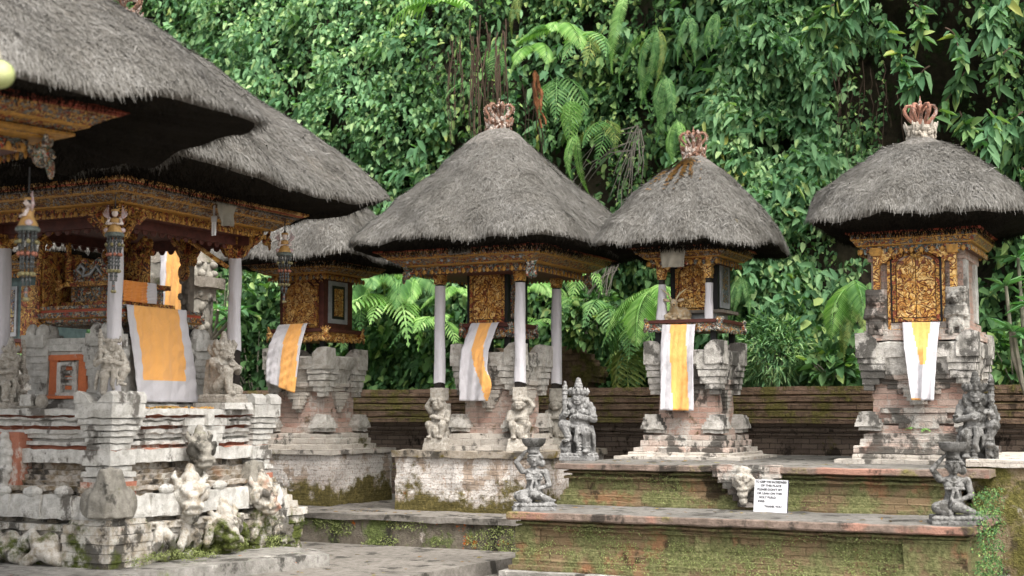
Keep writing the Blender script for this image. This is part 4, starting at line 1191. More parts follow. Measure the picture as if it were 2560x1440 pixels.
for i, Yc in enumerate((11.25, 12.1)):
    an = MB(); an.box(x1 - .05, x1 + .06, Yc - .25, Yc + .25, .60, .80, 0, .01); an.ball((x1 + .03, Yc, .84), (.05, .11, .05)); an.build("lotus_block", M['pale'], plat, rough=(.09, .012))
st_ = MB()
for Yc in (11.95,):
    for i, w_ in enumerate((.36, .30, .25, .19, .13)):
        st_.box(x1 - .2, x1 - .03 + .0 * i, Yc - w_, Yc + w_, 1.46 - i * .085, 1.54 - i * .085)
    for i, w_ in enumerate((.05, .09, .13)): st_.box(x1 - .2, x1 + .02, Yc - w_, Yc + w_, 1.53 - .17 * (i + 1) + .1, 1.53 - .17 * i + .05)
st_.build("stepped_pendant", M['pale'], plat, rough=(.07, .006))
st_ = MB(); st_.box(-10.95, -10.62, y0 + .02, y0 + .2, .85, 1.40)
st_.build("red_panel", M['redbrick'], plat, rough=(.1, .006))
st_ = MB(); 
for zz, e in ((1.36, .05), (1.28, .09), (1.2, .11), (1.12, .1), (1.04, .11), (.96, .08), (.88, .05)): st_.ball((-10.79, y0 + .01, zz), (e, .06, .06))
fuse(st_, "carved_leaf", M['pale'], plat, .015, 1, .006, 25, False)

# inner stone altar with its red niche
al = MB()
al.sweep(-10.62, 11.92, [(.12, 1.62), (.12, 1.68), (.08, 1.685), (.08, 1.73), (.04, 1.735), (.04, 1.78), (0, 1.785), (0, 2.16), (.03, 2.165), (.03, 2.22), (.06, 2.225), (.06, 2.29), (.03, 2.295), (.03, 2.36)], .50, .76, 0, True, [0, 0, 0, 1, 1, 0, 0, 0, 0, 0, 0, 0, 0])
for sx in (-1, 1):
    for sy in (-1, 1):
        X, Y = -10.62 + sx * .40, 11.92 + sy * .66
        for i in range(6): al.cbox(X, Y, .17 - i * .012, .17 - i * .012, 2.25 - .07 * i - .07, 2.25 - .07 * i)
        for i in range(3): al.cbox(X, Y, .13 + i * .025, .13 + i * .025, 1.83 - .055 * i - .055, 1.83 - .055 * i)
        al.cbox(X + sx * .04, Y + sy * .04, .15, .15, 2.27, 2.40)
        for q in (-1, 1): al.ball((X + sx * .04 + q * .07, Y + sy * .04 - .06, 2.42), (.075, .08, .10)); al.ball((X + sx * .04 + q * .07, Y + sy * .04 + .06, 2.42), (.075, .08, .10))
alt = al.build("altar", [M['pale'], M['redbrick']], pv, rough=(.09, .006))
ni = MB(); f = 11.92 - .76
ni.box(-10.86, -10.36, f - .05, f + .02, 2.13, 2.19)
for a, b_ in ((-10.86, -10.74), (-10.46, -10.36)): ni.box(a, b_, f - .035, f + .02, 1.76, 2.13)
for i in range(3): ni.box(-10.65, -10.53, f - .02 + .003 * i, f + .03, 1.83 + i * .10, 1.87 + i * .10)
ni.box(-10.80, -10.4, f - .13, f + .02, 1.735, 1.765)
ni.build("red_niche", M['niche'], alt, rough=(.09, .004))
ni = MB()
for a, b_ in ((-10.73, -10.68), (-10.52, -10.47)): ni.box(a, b_, f - .06, f + .02, 1.77, 2.11)
ni.box(-10.68, -10.52, f - .055, f + .02, 2.07, 2.11); ni.box(-10.74, -10.46, f - .065, f + .02, 1.765, 1.80)
for i in range(3): ni.box(-10.68, -10.52, f - .03, f + .01, 1.875 + i * .06, 1.90 + i * .06)
ni.build("niche_frame", M['pale'], alt, rough=(.09, .003))

# gilded altar table and throne
tb = MB()
tb.sweep(-10.6, 11.9, [(-.10, 2.50), (-.04, 2.53), (-.04, 2.56), (-.0, 2.575), (-.0, 2.63), (-.03, 2.635), (-.03, 2.66), (-.015, 2.665), (-.015, 2.70)], .54, .74, 0, True, [2, 0, 1, 0, 1, 3, 1, 0])
tab = tb.build("altar_table", [M['multi'], M['gold_plain'], M['multi_bright'], M['red']], pv)
for sx in (-1, 1):
    for sy in (-1, 1):
        lg_ = MB(); lg_.cbox(-10.6 + sx * .42, 11.9 + sy * .6, .04, .04, 2.35, 2.51); lg_.build("leg", M['blackwood'], tab)
th_ = MB()
th_.box(-10.98, -10.20, 11.40, 12.3, 2.70, 2.76, 1); th_.box(-10.90, -10.28, 11.45, 12.2, 2.76, 2.92, 0); th_.box(-10.96, -10.22, 11.38, 12.25, 2.92, 2.97, 1)
th_.box(-10.92, -10.86, 11.40, 12.2, 2.97, 3.25, 2)
for s in (-1, 1): th_.box(-10.6 + s * .34 - .02, -10.6 + s * .34 + .02, 11.42, 11.46, 2.97, 3.4, 2)
th = th_.build("throne", [M['multi'], M['gold_dark'], M['gold_dark']], tab)
tp = MB()
poly = [(-10.92, 2.97), (-10.28, 2.97)] + [(-10.28 - .64 * u, 3.10 + .10 * math.sin(u * PI) + .035 * math.cos(u * 18)) for u in [i / 14 for i in range(15)]]
tp.prism(poly, 11.43, 11.46); tp.build("dragon_panel", M['multi'], th)
tp = MB()
tp.tube([(-10.72, 11.42, 3.05), (-10.78, 11.41, 3.10), (-10.73, 11.41, 3.15), (-10.68, 11.41, 3.1), (-10.70, 11.41, 3.03), (-10.60, 11.41, 3.05), (-10.52, 11.41, 3.13), (-10.44, 11.41, 3.03)], [.015, .018, .02, .018, .016, .018, .016, .008], 6)
tp.build("dragon_carving", M['grey_frame'], th, smooth=3)
cs = MB(); rg = random.Random(2)
for i in range(46):
    a = rg.uniform(0, PI); r_ = rg.uniform(.10, .30)
    cs.ball((-10.6 + r_ * math.cos(a) * 1.15, 12.0 + rg.uniform(-.03, .03), 3.28 + r_ * math.sin(a) * .95), (rg.uniform(.03, .06), .03, rg.uniform(.03, .06)), 0, 7, 5)
cs.box(-10.86, -10.34, 12.0, 12.05, 2.9, 3.35)
cs.build("crest", M['gold_dark'], th, smooth=3)
for x_ in (-10.97, -10.24):
    carved_corner(th, x_, 11.36, 2.93, .07, M['gold'])
# tall carved side scroll
sc = MB(); 
sc.box(-11.12, -11.04, 11.2, 11.75, 2.7, 3.30); sc.tube([(-11.08, 11.2, 2.42), (-11.10, 11.17, 2.8), (-11.10, 11.19, 3.15), (-11.08, 11.2, 3.36), (-11.02, 11.21, 3.42), (-10.98, 11.22, 3.36), (-11.02, 11.21, 3.32)], [.03, .03, .03, .035, .035, .03, .02], 7)
sc.build("side_scroll", M['gold_dark'], tab)

# posts
pa = {}
for nm, (x, y, wz) in {'A': (-9.75, 10.85, 1.74), 'B': (-9.76, 12.78, 2.28), 'C': (-11.30, 10.9, 1.74)}.items():
    p = wrapped_post(pv, x, y, 1.62, 3.60, wz, 3.34, .052, .30, M['gold_dark'])
    for dx, dy in ((1, 0), (-1, 0), (0, 1), (0, -1)): bracket(p, x, y, 3.56, dx, dy, .36, .34, M['gold_dark'], .03)
for x, y in ((-10.42, 12.78), (-11.30, 12.78)):
    b = MB(); b.cbox(x, y, .05, .05, 1.62, 3.6); p = b.build("post", M['greywood'], pv)
    for dx, dy in ((1, 0), (-1, 0), (0, -1)): bracket(p, x, y, 3.56, dx, dy, .3, .32, M['gold_dark'], .03)
    b = MB(); b.sweep(x, y, [(.006, 3.25), (.02, 3.3), (.02, 3.5), (.035, 3.58)], .05, .05); b.build("capital", M['gold_dark'], p)
    b = MB(); b.lathe([(.02, -.02), (.075, -.015), (.085, 0), (.075, .015), (.02, .02)], (0, 0, 0), 14); b.v = [(x + p_[0], y - .075 + p_[2], 3.17 + p_[1] * 1.2) for p_ in b.v]
    b.build("round_emblem", M['gold_dark'], p)
    rr = MB()
    for i in range(9): rr.ball((x + .06 * math.sin(i * 1.7), y - .06, 2.72 + i * .06), (.035, .03, .045), 0, 6, 4)
    rr.build("weathered_carving", M['greywood'], p, smooth=3)
bm_ = MB()
for y in (10.87, 12.78): bm_.box(-11.5, -9.55, y - .045, y + .045, 3.44, 3.56)
for x in (-11.30, -9.755): bm_.box(x - .045, x + .045, 10.7, 13.0, 3.445, 3.565)
n = 0
for y in (10.87, 12.78):
    for i in range(15): bm_.ball((-11.45 + i * .13, y, 3.44), (.05, .015, .05), 0, 6, 5)
for x in (-11.30, -9.755):
    for i in range(17): bm_.ball((x, 10.75 + i * .13, 3.445), (.015, .05, .05), 0, 6, 5)
bm_.build("beams", M['maroon'], pv)
for a, b_ in (((-9.8, 10.9, 3.2), (-10.1, 11.3, 3.58)), ((-9.8, 12.7, 3.2), (-10.2, 12.3, 3.58)), ((-11.25, 10.95, 3.2), (-10.9, 11.3, 3.58))):
    dg = MB(); dg.tube([a, b_], .025, 4); dg.build("diagonal_strut", M['gold'], pv)
cor = cornice(pv, PX, 11.82, 1.40, 1.50, 3.54, 3.82, .36, [M['frieze_dark'], M['gold_plain'], M['gold_dark'], M['red']], teeth=.05, tm=M['gold_dark'])
bd_ = MB(); bd_.sweep(PX, 11.82, [(-.0, 3.80), (.03, 3.815), (.03, 3.835), (.0, 3.84)], 1.40, 1.50); bd_.sweep(PX, 11.82, [(-.15, 3.705), (-.115, 3.72), (-.115, 3.735), (-.15, 3.74)], 1.40, 1.50)
bd_.build("gilt_moulding", M['gold'], cor)
gs = MB(); gs.sweep(PX, 11.82, [(-.065, 3.765), (-.045, 3.768), (-.045, 3.785), (-.065, 3.79)], 1.40, 1.50); gs.build("grey_moulding", ornate("grey_rope_moulding", [(.25, .25, .25), (.1, .1, .1), (.35, .34, .33)], 60, 0, .6), cor)
for i, (sx, sy, rz) in enumerate(((1, -1, PI / 4), (1, 1, 3 * PI / 4))):
    carved_corner(cor, PX + sx * 1.08, 11.82 + sy * 1.2, 3.52, .10, M['gold_dark'], rz=rz, seed=i)
roofP = thatch_roof(pv, PX, 11.86, 2.30, 2.26, 3.95, .30, .30, 5.72, 1.38, 1.48, 3.83, 38000, .26, .13, 5)
crown(roofP, PX, 11.81, 5.74, .20, .46, M['crown'], M['crown'], 6, seed=5)

# nearer pavilion, only its roof corner is in view
NX, NY = -9.24, 7.31
pn = thing("pavilion", (NX, NY, 0), "near thatched pavilion whose blurred roof corner fills the top left", "pavilion", "thatched open pavilions")
b = MB(); b.sweep(NX, NY, [(.05, -.1), (.05, .3), (0, .31), (0, 1.2), (.06, 1.22), (.06, 1.5)], .70, .75); b.build("platform", M['pale_base'], pn, rough=(.12, .01))
for sx in (-1, 1):
    for sy in (-1, 1): wrapped_post(pn, NX + sx * .6, NY + sy * .65, 1.49, 3.6, 1.6, 3.3, .05, .3, M['gold_dark'])
cor = cornice(pn, NX, NY, 1.48, 1.44, 3.58, 3.90, .55, [M['frieze'], M['gold_plain'], M['multi'], M['red']], teeth=.06)
bd_ = MB(); bd_.sweep(NX, NY, [(-.0, 3.885), (.03, 3.89), (.03, 3.92), (.0, 3.925)], 1.48, 1.44); bd_.build("red_moulding", M['red'], cor)
bd_ = MB(); bd_.sweep(NX, NY, [(-.30, 3.70), (-.26, 3.71), (-.26, 3.73), (-.30, 3.735)], 1.48, 1.44); bd_.build("gilt_moulding", M['gold_plain'], cor)
carved_corner(cor, NX + 1.05, NY + 1.0, 3.56, .17, M['multi_bright'], rz=3 * PI / 4, seed=3)
thatch_roof(pn, NX, NY, 2.35, 2.52, 3.89, .3, .3, 5.60, 1.47, 1.43, 3.92, 50000, .32, .09, 6, pe=7)
pn.rotation_euler.z = math.radians(-13.5)

# far shrine behind the pavilion on the left
FX, FY = -14.55, 14.7
s5 = thing("thatched_shrine", (FX, FY, 0), "shrine with a painted panel glimpsed behind the pavilion at the left edge", "shrine", "thatched shrines along the wall")
pedestal(s5, FX, FY, .5, .0, 2.25, [M['shrine_pink'], M['shrine_stone']], rgs=9)
tray(s5, FX, FY, .55, 2.42, 2.58, 2.22, M['gold_dark'], .4, .09, M['gold_dark'])
b = MB(); b.cbox(FX, FY, .46, .42, 2.58, 3.5); cab = b.build("cabinet", M['teal'], s5)
b = MB(); b.box(FX - .40, FX + .02, FY - .45, FY - .41, 2.62, 3.30); fr = b.build("panel_frame", M['grey_frame'], cab)
b = MB(); b.box(FX - .36, FX - .02, FY - .46, FY - .44, 2.68, 3.25); b.build("painted_panel", ornate("flower_panel", [(.2, .24, .3), (.36, .2, .12), (.5, .42, .3), (.14, .16, .2), (.4, .3, .1)], 16, 0, .5), fr)
b = MB(); b.box(FX + .1, FX + .4, FY - .45, FY - .41, 2.62, 3.3); b.build("carved_post", M['gold_dark'], cab)
cornice(s5, FX, FY, .8, .8, 3.42, 3.66, .3, [M['frieze_dark'], M['gold_plain'], M['gold_dark'], M['red']])
thatch_roof(s5, FX, FY, 1.2, 1.2, 3.80, .22, .22, 4.7, .78, .78, 3.66, 9000, .3, -.03, 8)

# carved stone tower with the tall banner behind the pavilion
TX, TY = -12.52, 15.2
tw = thing("stone_tower", (TX, TY, 0), "grey carved stone tower behind the pavilion, hung with a tall banner", "shrine")
b = MB()
b.sweep(TX, TY, [(.2, -.1), (.2, .6), (.1, .61), (.1, 1.5), (.16, 1.51), (.16, 1.65), (0, 1.66), (0, 2.0), (.08, 2.01), (.08, 2.1), (-.05, 2.11), (-.05, 3.1), (.02, 3.11), (.02, 3.25), (.1, 3.26), (.1, 3.4), (0, 3.41), (-.05, 3.6), (.02, 3.61), (-.2, 4.1)], .38, .24)
tb_ = b.build("tower_body", stone("tower_stone", (.2, .175, .14), (.32, .29, .25), black=.52, moss=.62, bump=1.0), tw, rough=(.1, .02))
c = MB(); rg = random.Random(12); c.box(TX - .36, TX + .36, TY - .25, TY - .2, 2.0, 3.6); c.box(TX + .34, TX + .385, TY - .2, TY + .22, 2.0, 3.6)
for i in range(70):
    fx_ = rg.choice((0, 1)); u = rg.uniform(-.37, .37); z = rg.uniform(2.0, 3.6)
    p = (TX + u, TY - .24, z) if fx_ == 0 else (TX + .38, TY + u * .6, z)
    c.ball(p, (rg.uniform(.03, .09), rg.uniform(.04, .08), rg.uniform(.03, .09)), 0, 7, 5)
c.build("relief_carving", M['antefix'], tb_, smooth=3)
# ------------------------------------------------------------------ statues
def face(b, c, r, s=1.0, fierce=False):
    """eyes, nose, mouth, ears on a head of radius r looking towards -y"""
    x, y, z = c
    for q in (-1, 1):
        b.ball((x + q * r * .38, y - r * .86, z + r * .12), (r * (.26 if fierce else .2), r * .14, r * (.22 if fierce else .1)), 0, 8, 6)
        b.tube([(x + q * r * .12, y - r * .95, z + r * .34), (x + q * r * .42, y - r * .95, z + r * .42), (x + q * r * .72, y - r * .7, z + r * .28)], r * .08, 5)
        b.ball((x + q * r * .98, y - r * .05, z), (r * .13, r * .2, r * .32), 0, 7, 5)
    b.tube([(x, y - r * .9, z + r * .28), (x, y - r * 1.12, z - r * .1), (x, y - r * .98, z - r * .2)], [r * .09, r * .15, r * .17], 6)
    if fierce:
        b.ball((x, y - r * .98, z - r * .12), (r * .32, r * .2, r * .16), 0, 8, 5)
        b.ball((x, y - r * .9, z - r * .44), (r * .55, r * .2, r * .1), 0, 8, 5); b.ball((x, y - r * .84, z - r * .68), (r * .5, r * .2, r * .12), 0, 8, 5)
        for q in (-1, 1): b.ball((x + q * r * .4, y - r * 1.0, z - r * .56), (r * .07, r * .08, r * .18), 0, 6, 5)
    else:
        b.ball((x, y - r * .92, z - r * .46), (r * .26, r * .1, r * .06), 0, 8, 5); b.ball((x, y - r * .9, z - r * .57), (r * .2, r * .1, r * .06), 0, 8, 5)
        b.ball((x, y - r * .72, z - r * .82), (r * .3, r * .24, r * .2), 0, 8, 5)

def hand(b, p, d, up, s=1.0):
    """palm and five fingers; d = finger direction, up = back of the hand"""
    p, d, up = Vector(p), Vector(d).normalized(), Vector(up).normalized()
    sd = d.cross(up).normalized()
    b.ball(p + d * .018 * s, (.02 * s, .02 * s, .014 * s), 0, 8, 6)
    for i in range(4):
        o = p + d * .03 * s + sd * (i - 1.5) * .0115 * s
        L = (.026, .031, .029, .022)[i] * s
        b.tube([o, o + d * L * .6, o + d * L - up * .008 * s], [.0065 * s, .006 * s, .0045 * s], 5)
    b.tube([p + sd * .018 * s, p + sd * .028 * s + d * .015 * s, p + sd * .027 * s + d * .03 * s], [.008 * s, .007 * s, .005 * s], 5)

def woman_statue(loc, rz, mat, bmat, label):
    t = thing("kneeling_woman_statue", loc, label, "statue", "kneeling bowl bearer statues", rz)
    b = MB()
    b.box(-.19, .19, -.13, .13, 0, .035); b.box(-.175, .175, -.115, .115, .035, .085)
    for i in range(9):
        b.ball((-.17 + i * .043, -.12, .06), (.026, .018, .02), 0, 7, 5)
    # folded legs: one knee out to each side, shins drawn under
    b.limb((-.05, .0, .17), (-.13, -.07, .155), .062, .058); b.limb((-.13, -.07, .145), (-.06, -.10, .11), .05, .035)
    b.limb((.03, .0, .17), (.0, -.10, .17), .062, .056); b.limb((.0, -.10, .165), (.13, -.06, .115), .052, .03); b.ball((.16, -.06, .105), (.035, .02, .016))
    b.ball((-.01, .03, .17), (.095, .08, .075))
    b.add([(-.09, -.10, .14), (-.02, -.115, .13), (-.04, -.135, .03), (-.075, -.13, .05), (-.09, -.07, .14), (-.02, -.08, .13), (-.04, -.1, .03), (-.075, -.1, .05)], [(0, 1, 2, 3), (7, 6, 5, 4), (0, 4, 5, 1), (1, 5, 6, 2), (2, 6, 7, 3), (3, 7, 4, 0)])
    b.limb((0, .03, .2), (.0, .025, .29), .078, .062); b.limb((0, .025, .29), (0, .02, .37), .06, .078)
    b.ball((0, .02, .40), (.105, .052, .042))
    for q in (-1, 1): b.ball((q * .042, -.035, .355), (.037, .035, .034), 0, 8, 6)
    b.tube([(-.075, -.05, .325), (0, -.068, .33), (.075, -.05, .325)], [.012, .014, .012], 6); b.ball((0, -.07, .33), (.022, .015, .016), 0, 7, 5)
    b.tube([(-.01, -.07, .32), (-.03, -.085, .25), (-.04, -.1, .2)], [.012, .014, .012], 6); b.tube([(.01, -.07, .32), (.02, -.085, .27), (.03, -.095, .23)], [.012, .013, .01], 6)
    b.tube([(-.06, -.02, .415), (-.03, -.05, .39), (0, -.058, .383), (.03, -.05, .39), (.06, -.02, .415)], .007, 6)
    b.limb((0, .015, .41), (0, .01, .475), .036, .03)
    H = (0, 0, .525); r = .064
    b.ball(H, (r * .9, r * .98, r * 1.12), 0, 12, 9); face(b, H, r)
    b.tube([(-.06, .0, .565), (-.045, -.045, .57), (0, -.062, .572), (.045, -.045, .57), (.06, .0, .565)], .011, 6)
    b.ball((0, .015, .565), (.062, .06, .04)); b.ball((.02, .05, .51), (.05, .035, .06)); b.ball((.075, .0, .49), (.035, .03, .042)); b.ball((.05, .02, .53), (.03, .04, .05))
    for i in range(3): b.ball((.05 + .012 * i, -.02, .585 - .018 * i), (.02, .02, .015), 0, 7, 5)
    # arm raised to the bowl
    b.limb((-.098, .02, .405), (-.165, .0, .50), .032, .026); b.limb((-.165, .0, .50), (-.085, .0, .605), .026, .018); hand(b, (-.085, .0, .60), (.45, 0, .6), (-.8, 0, .5), 1.0)
    # arm resting in the lap
    b.limb((.105, .02, .40), (.135, .0, .265), .033, .027); b.limb((.135, .0, .262), (.02, -.11, .225), .027, .018); hand(b, (.02, -.11, .225), (-.95, -.2, -.1), (0, -.4, 1), 1.0)
    b.lathe([(.055, .595), (.06, .61), (.052, .63), (.06, .65), (.062, .665)], (0, .0, 0), 14)
    b.v = [(p[0] * (1.18 if p[2] < .44 else 1.12), p[1] * 1.15, p[2]) for p in b.v]
    body = fuse(b, "figure", mat, t, .0056, 1, .0014, 80)
    bw = MB()
    bw.lathe([(.055, .655), (.095, .672), (.12, .705), (.128, .735), (.132, .75), (.118, .752), (.11, .735), (.06, .70), (.01, .695)], (0, 0, 0), 24)
    bw.build("bowl", bmat, t, True, smooth=.6)
    return t

def guardian(loc, rz, mat, label, s=1.0, name="guardian_statue", group=None, club=-1, raised=-1, crown_=True, simple=False, mat2=None, base=True):
    t = thing(name, loc, label, "statue", group, rz)
    b = MB(); Q = raised
    if base:
        b.box(-.21, .21, -.15, .15, 0, .05); b.box(-.20, .20, -.14, .14, .05, .09)
        for i in range(8):
            b.tube([(-.18 + i * .05 + .02 * math.cos(a), -.145, .06 + .02 * math.sin(a)) for a in (0, 1.2, 2.4, 3.6, 4.8, 6)], .009, 5)
        for i in range(4):
            a = i * 1.5
            b.tube([(Q * .15 + (.05 - .011 * k) * math.cos(a + k), -.12, .17 + (.06 - .013 * k) * math.sin(a + k)) for k in range(4)], [.022, .02, .016, .01], 6)
        b.box(-.20 if Q < 0 else .08, -.08 if Q < 0 else .20, -.11, .12, .08, .22)
        b.box(-.18, .18, .02, .13, .08, .40, 0, .03)
        for k in range(6): b.ball((-Q * .02, -.12, .10 + k * .035), (.04 - .004 * (k % 2), .03, .02), 0, 7, 5)
    hip = Vector((0, .02, .38))
    # raised leg: foot on the block, knee outward
    b.limb((Q * .06, .02, .38), (Q * .165, -.10, .43), .075, .066); b.limb((Q * .165, -.10, .42), (Q * .10, -.10, .27), .055, .04); b.ball((Q * .13, -.15, .235), (.05, .065, .024)); b.ball((Q * .11, -.1, .29), (.052, .05, .02))
    # standing leg, knee bent forward
    b.limb((-Q * .06, .02, .38), (-Q * .10, -.12, .33), .078, .066); b.limb((-Q * .10, -.12, .32), (-Q * .10, -.09, .14), .058, .045); b.ball((-Q * .10, -.14, .112), (.042, .07, .026)); b.ball((-Q * .10, -.09, .165), (.056, .055, .02))
    # sash and apron
    b.tube([(-.12, -.03, .42), (-.06, -.10, .41), (.06, -.10, .41), (.12, -.03, .42)], .026, 6); b.tube([(-.11, -.04, .45), (0, -.115, .445), (.11, -.04, .45)], .016, 6)
    b.tube([(0, -.12, .42), (.01, -.145, .33), (-.01, -.15, .24), (.02, -.14, .16)], [.03, .036, .032, .018], 6); b.tube([(.04, -.11, .41), (.07, -.12, .3), (.06, -.12, .22)], [.02, .02, .012], 6)
    b.tube([(-Q * .14, .0, .42), (-Q * .17, -.01, .3), (-Q * .18, .0, .16)], [.03, .03, .02], 6)
    b.ball((0, -.01, .46), (.13, .115, .095)); b.ball((0, -.035, .50), (.115, .10, .08)); b.ball((0, .01, .575), (.135, .09, .085))
    for q in (-1, 1): b.ball((q * .055, -.06, .585), (.05, .04, .04), 0, 8, 6); b.ball((q * .145, .015, .61), (.055, .055, .055))
    # arms: one across the chest, the other holding the club
    C = club
    b.limb((-C * .15, .01, .60), (-C * .185, -.05, .49), .046, .042); b.limb((-C * .185, -.05, .49), (-C * .03, -.135, .52), .042, .03); hand(b, (-C * .03, -.135, .52), (C, -.15, .15), (0, -.8, .5), 1.35)
    b.limb((C * .15, .01, .60), (C * .19, -.06, .50), .046, .042); b.limb((C * .19, -.06, .50), (C * .145, -.13, .55), .04, .03); hand(b, (C * .135, -.14, .55), (-C * .6, -.4, .4), (0, -.8, .4), 1.35)
    b.ball((-C * .18, -.05, .53), (.05, .05, .016)); b.ball((C * .185, -.03, .545), (.05, .05, .016))
    # head, mane and beard
    H = (0, -.03, .735); r = .082
    b.ball(H, (r * 1.05, r, r * 1.02), 0, 12, 9); face(b, H, r, 1, True)
    for i in range(11):
        a = -2.2 + i * .44
        b.ball((.105 * math.sin(a), -.03 - .02 * math.cos(a * .5), .69 - .055 * math.cos(a)), (.033, .035, .035), 0, 7, 5)
    for i in range(9):
        a = -1.9 + i * .475
        b.ball((.14 * math.sin(a), .0, .66 - .045 * math.cos(a)), (.036, .045, .032), 0, 7, 5)
    b.ball((0, .05, .68), (.12, .07, .12))
    for q in (-1, 1):
        b.tube([(q * .085, -.03, .79), (q * .115, -.03, .83), (q * .105, -.03, .875)], [.03, .026, .006], 6)
        b.ball((q * .11, -.03, .72), (.02, .03, .045), 0, 7, 5)
    if crown_:
        b.lathe([(.088, .78), (.094, .80), (.086, .815), (.092, .83), (.07, .85), (.05, .86), (.054, .89), (.045, .90), (.048, .92), (.036, .935), (.036, .955), (.028, .97), (.03, .98), (.018, .99), (.004, 1.0)], (0, -.025, 0), 14)
        for i in range(5):
            a = -1.1 + i * .55
            b.tube([(.088 * math.sin(a), -.025 - .088 * math.cos(a), .80), (.1 * math.sin(a), -.025 - .098 * math.cos(a), .85), (.085 * math.sin(a), -.025 - .085 * math.cos(a), .88)], [.024, .02, .005], 6)
    else:
        for i in range(14):
            a = i * .9
            b.ball((.06 * math.cos(a), -.02 + .05 * math.sin(a), .80 + .004 * (i % 4)), (.034, .034, .03), 0, 7, 5)
    # club
    cx = C * .15
    b.tube([(cx, -.12, .50), (cx, -.10, .60), (cx, -.09, .72), (cx, -.08, .86)], [.02, .024, .029, .032], 8)
    for z in (.62, .68, .74, .80, .85): b.lathe([(.028, -.01), (.038, 0), (.028, .01)], (cx, -.088, z), 10)
    b.ball((cx, -.078, .885), (.034, .034, .03)); b.ball((cx, -.076, .925), (.022, .022, .035))
    b.v = [(p[0] * s * 1.04, p[1] * s * 1.05, p[2] * s) for p in b.v]
    fuse(b, "figure", mat, t, .0065 * s, 1, .0018 * s, 70 / s)
    return t

def post_bearer(loc, rz, mat, label, h=.78, arm=1):
    """squatting figure that carries a post on its head"""
    t = thing("post_bearer_statue", loc, label, "statue", "carved bearers under the white posts", rz)
    b = MB()
    b.box(-.16, .16, -.15, .15, 0, .09, 0, .012); b.box(-.145, .145, -.135, .135, .08, .16, 0, .01); b.box(-.11, .11, -.02, .12, .15, .62, 0, .01)
    for q in (-1, 1):
        b.limb((q * .05, .0, .27), (q * .085, -.10, .34), .06, .055); b.limb((q * .085, -.10, .33), (q * .065, -.08, .19), .048, .035); b.ball((q * .07, -.12, .175), (.035, .06, .022))
    b.tube([(0, -.1, .32), (0, -.12, .24), (.01, -.11, .17)], [.05, .045, .03], 6)
    b.ball((0, -.01, .34), (.10, .09, .085)); b.ball((0, -.0, .44), (.10, .08, .09)); b.ball((0, .01, .50), (.115, .065, .05))
    A = arm
    b.limb((A * .11, .0, .50), (A * .15, -.03, .58), .036, .032); b.limb((A * .15, -.03, .585), (A * .09, -.04, .68), .032, .026); hand(b, (A * .085, -.045, .675), (-A * .4, -.1, .8), (A, -.2, 0), 1.2)
    b.limb((-A * .11, .0, .50), (-A * .13, -.06, .40), .038, .034); b.limb((-A * .13, -.06, .40), (A * .0, -.12, .44), .034, .026); hand(b, (A * .0, -.12, .44), (A, -.1, .2), (0, -1, .3), 1.2)
    H = (-A * .01, -.05, .60); r = .075
    b.ball(H, (r, r, r * 1.05), 0, 12, 9); face(b, H, r, 1, True)
    b.ball((0, .0, .62), (.085, .07, .08))
    for i in range(7):
        a = -1.5 + i * .5
        b.ball((.075 * math.sin(a), -.05 - .04 * math.cos(a), .67), (.025, .025, .03), 0, 7, 5)
    b.box(-.085, .085, -.085, .085, .66, .83)
    k = h / .78
    b.v = [(p[0] * 1.08, p[1] * 1.08, p[2] * k) for p in b.v]
    fuse(b, "figure", mat, t, .008, 1, .003, 55)
    return t

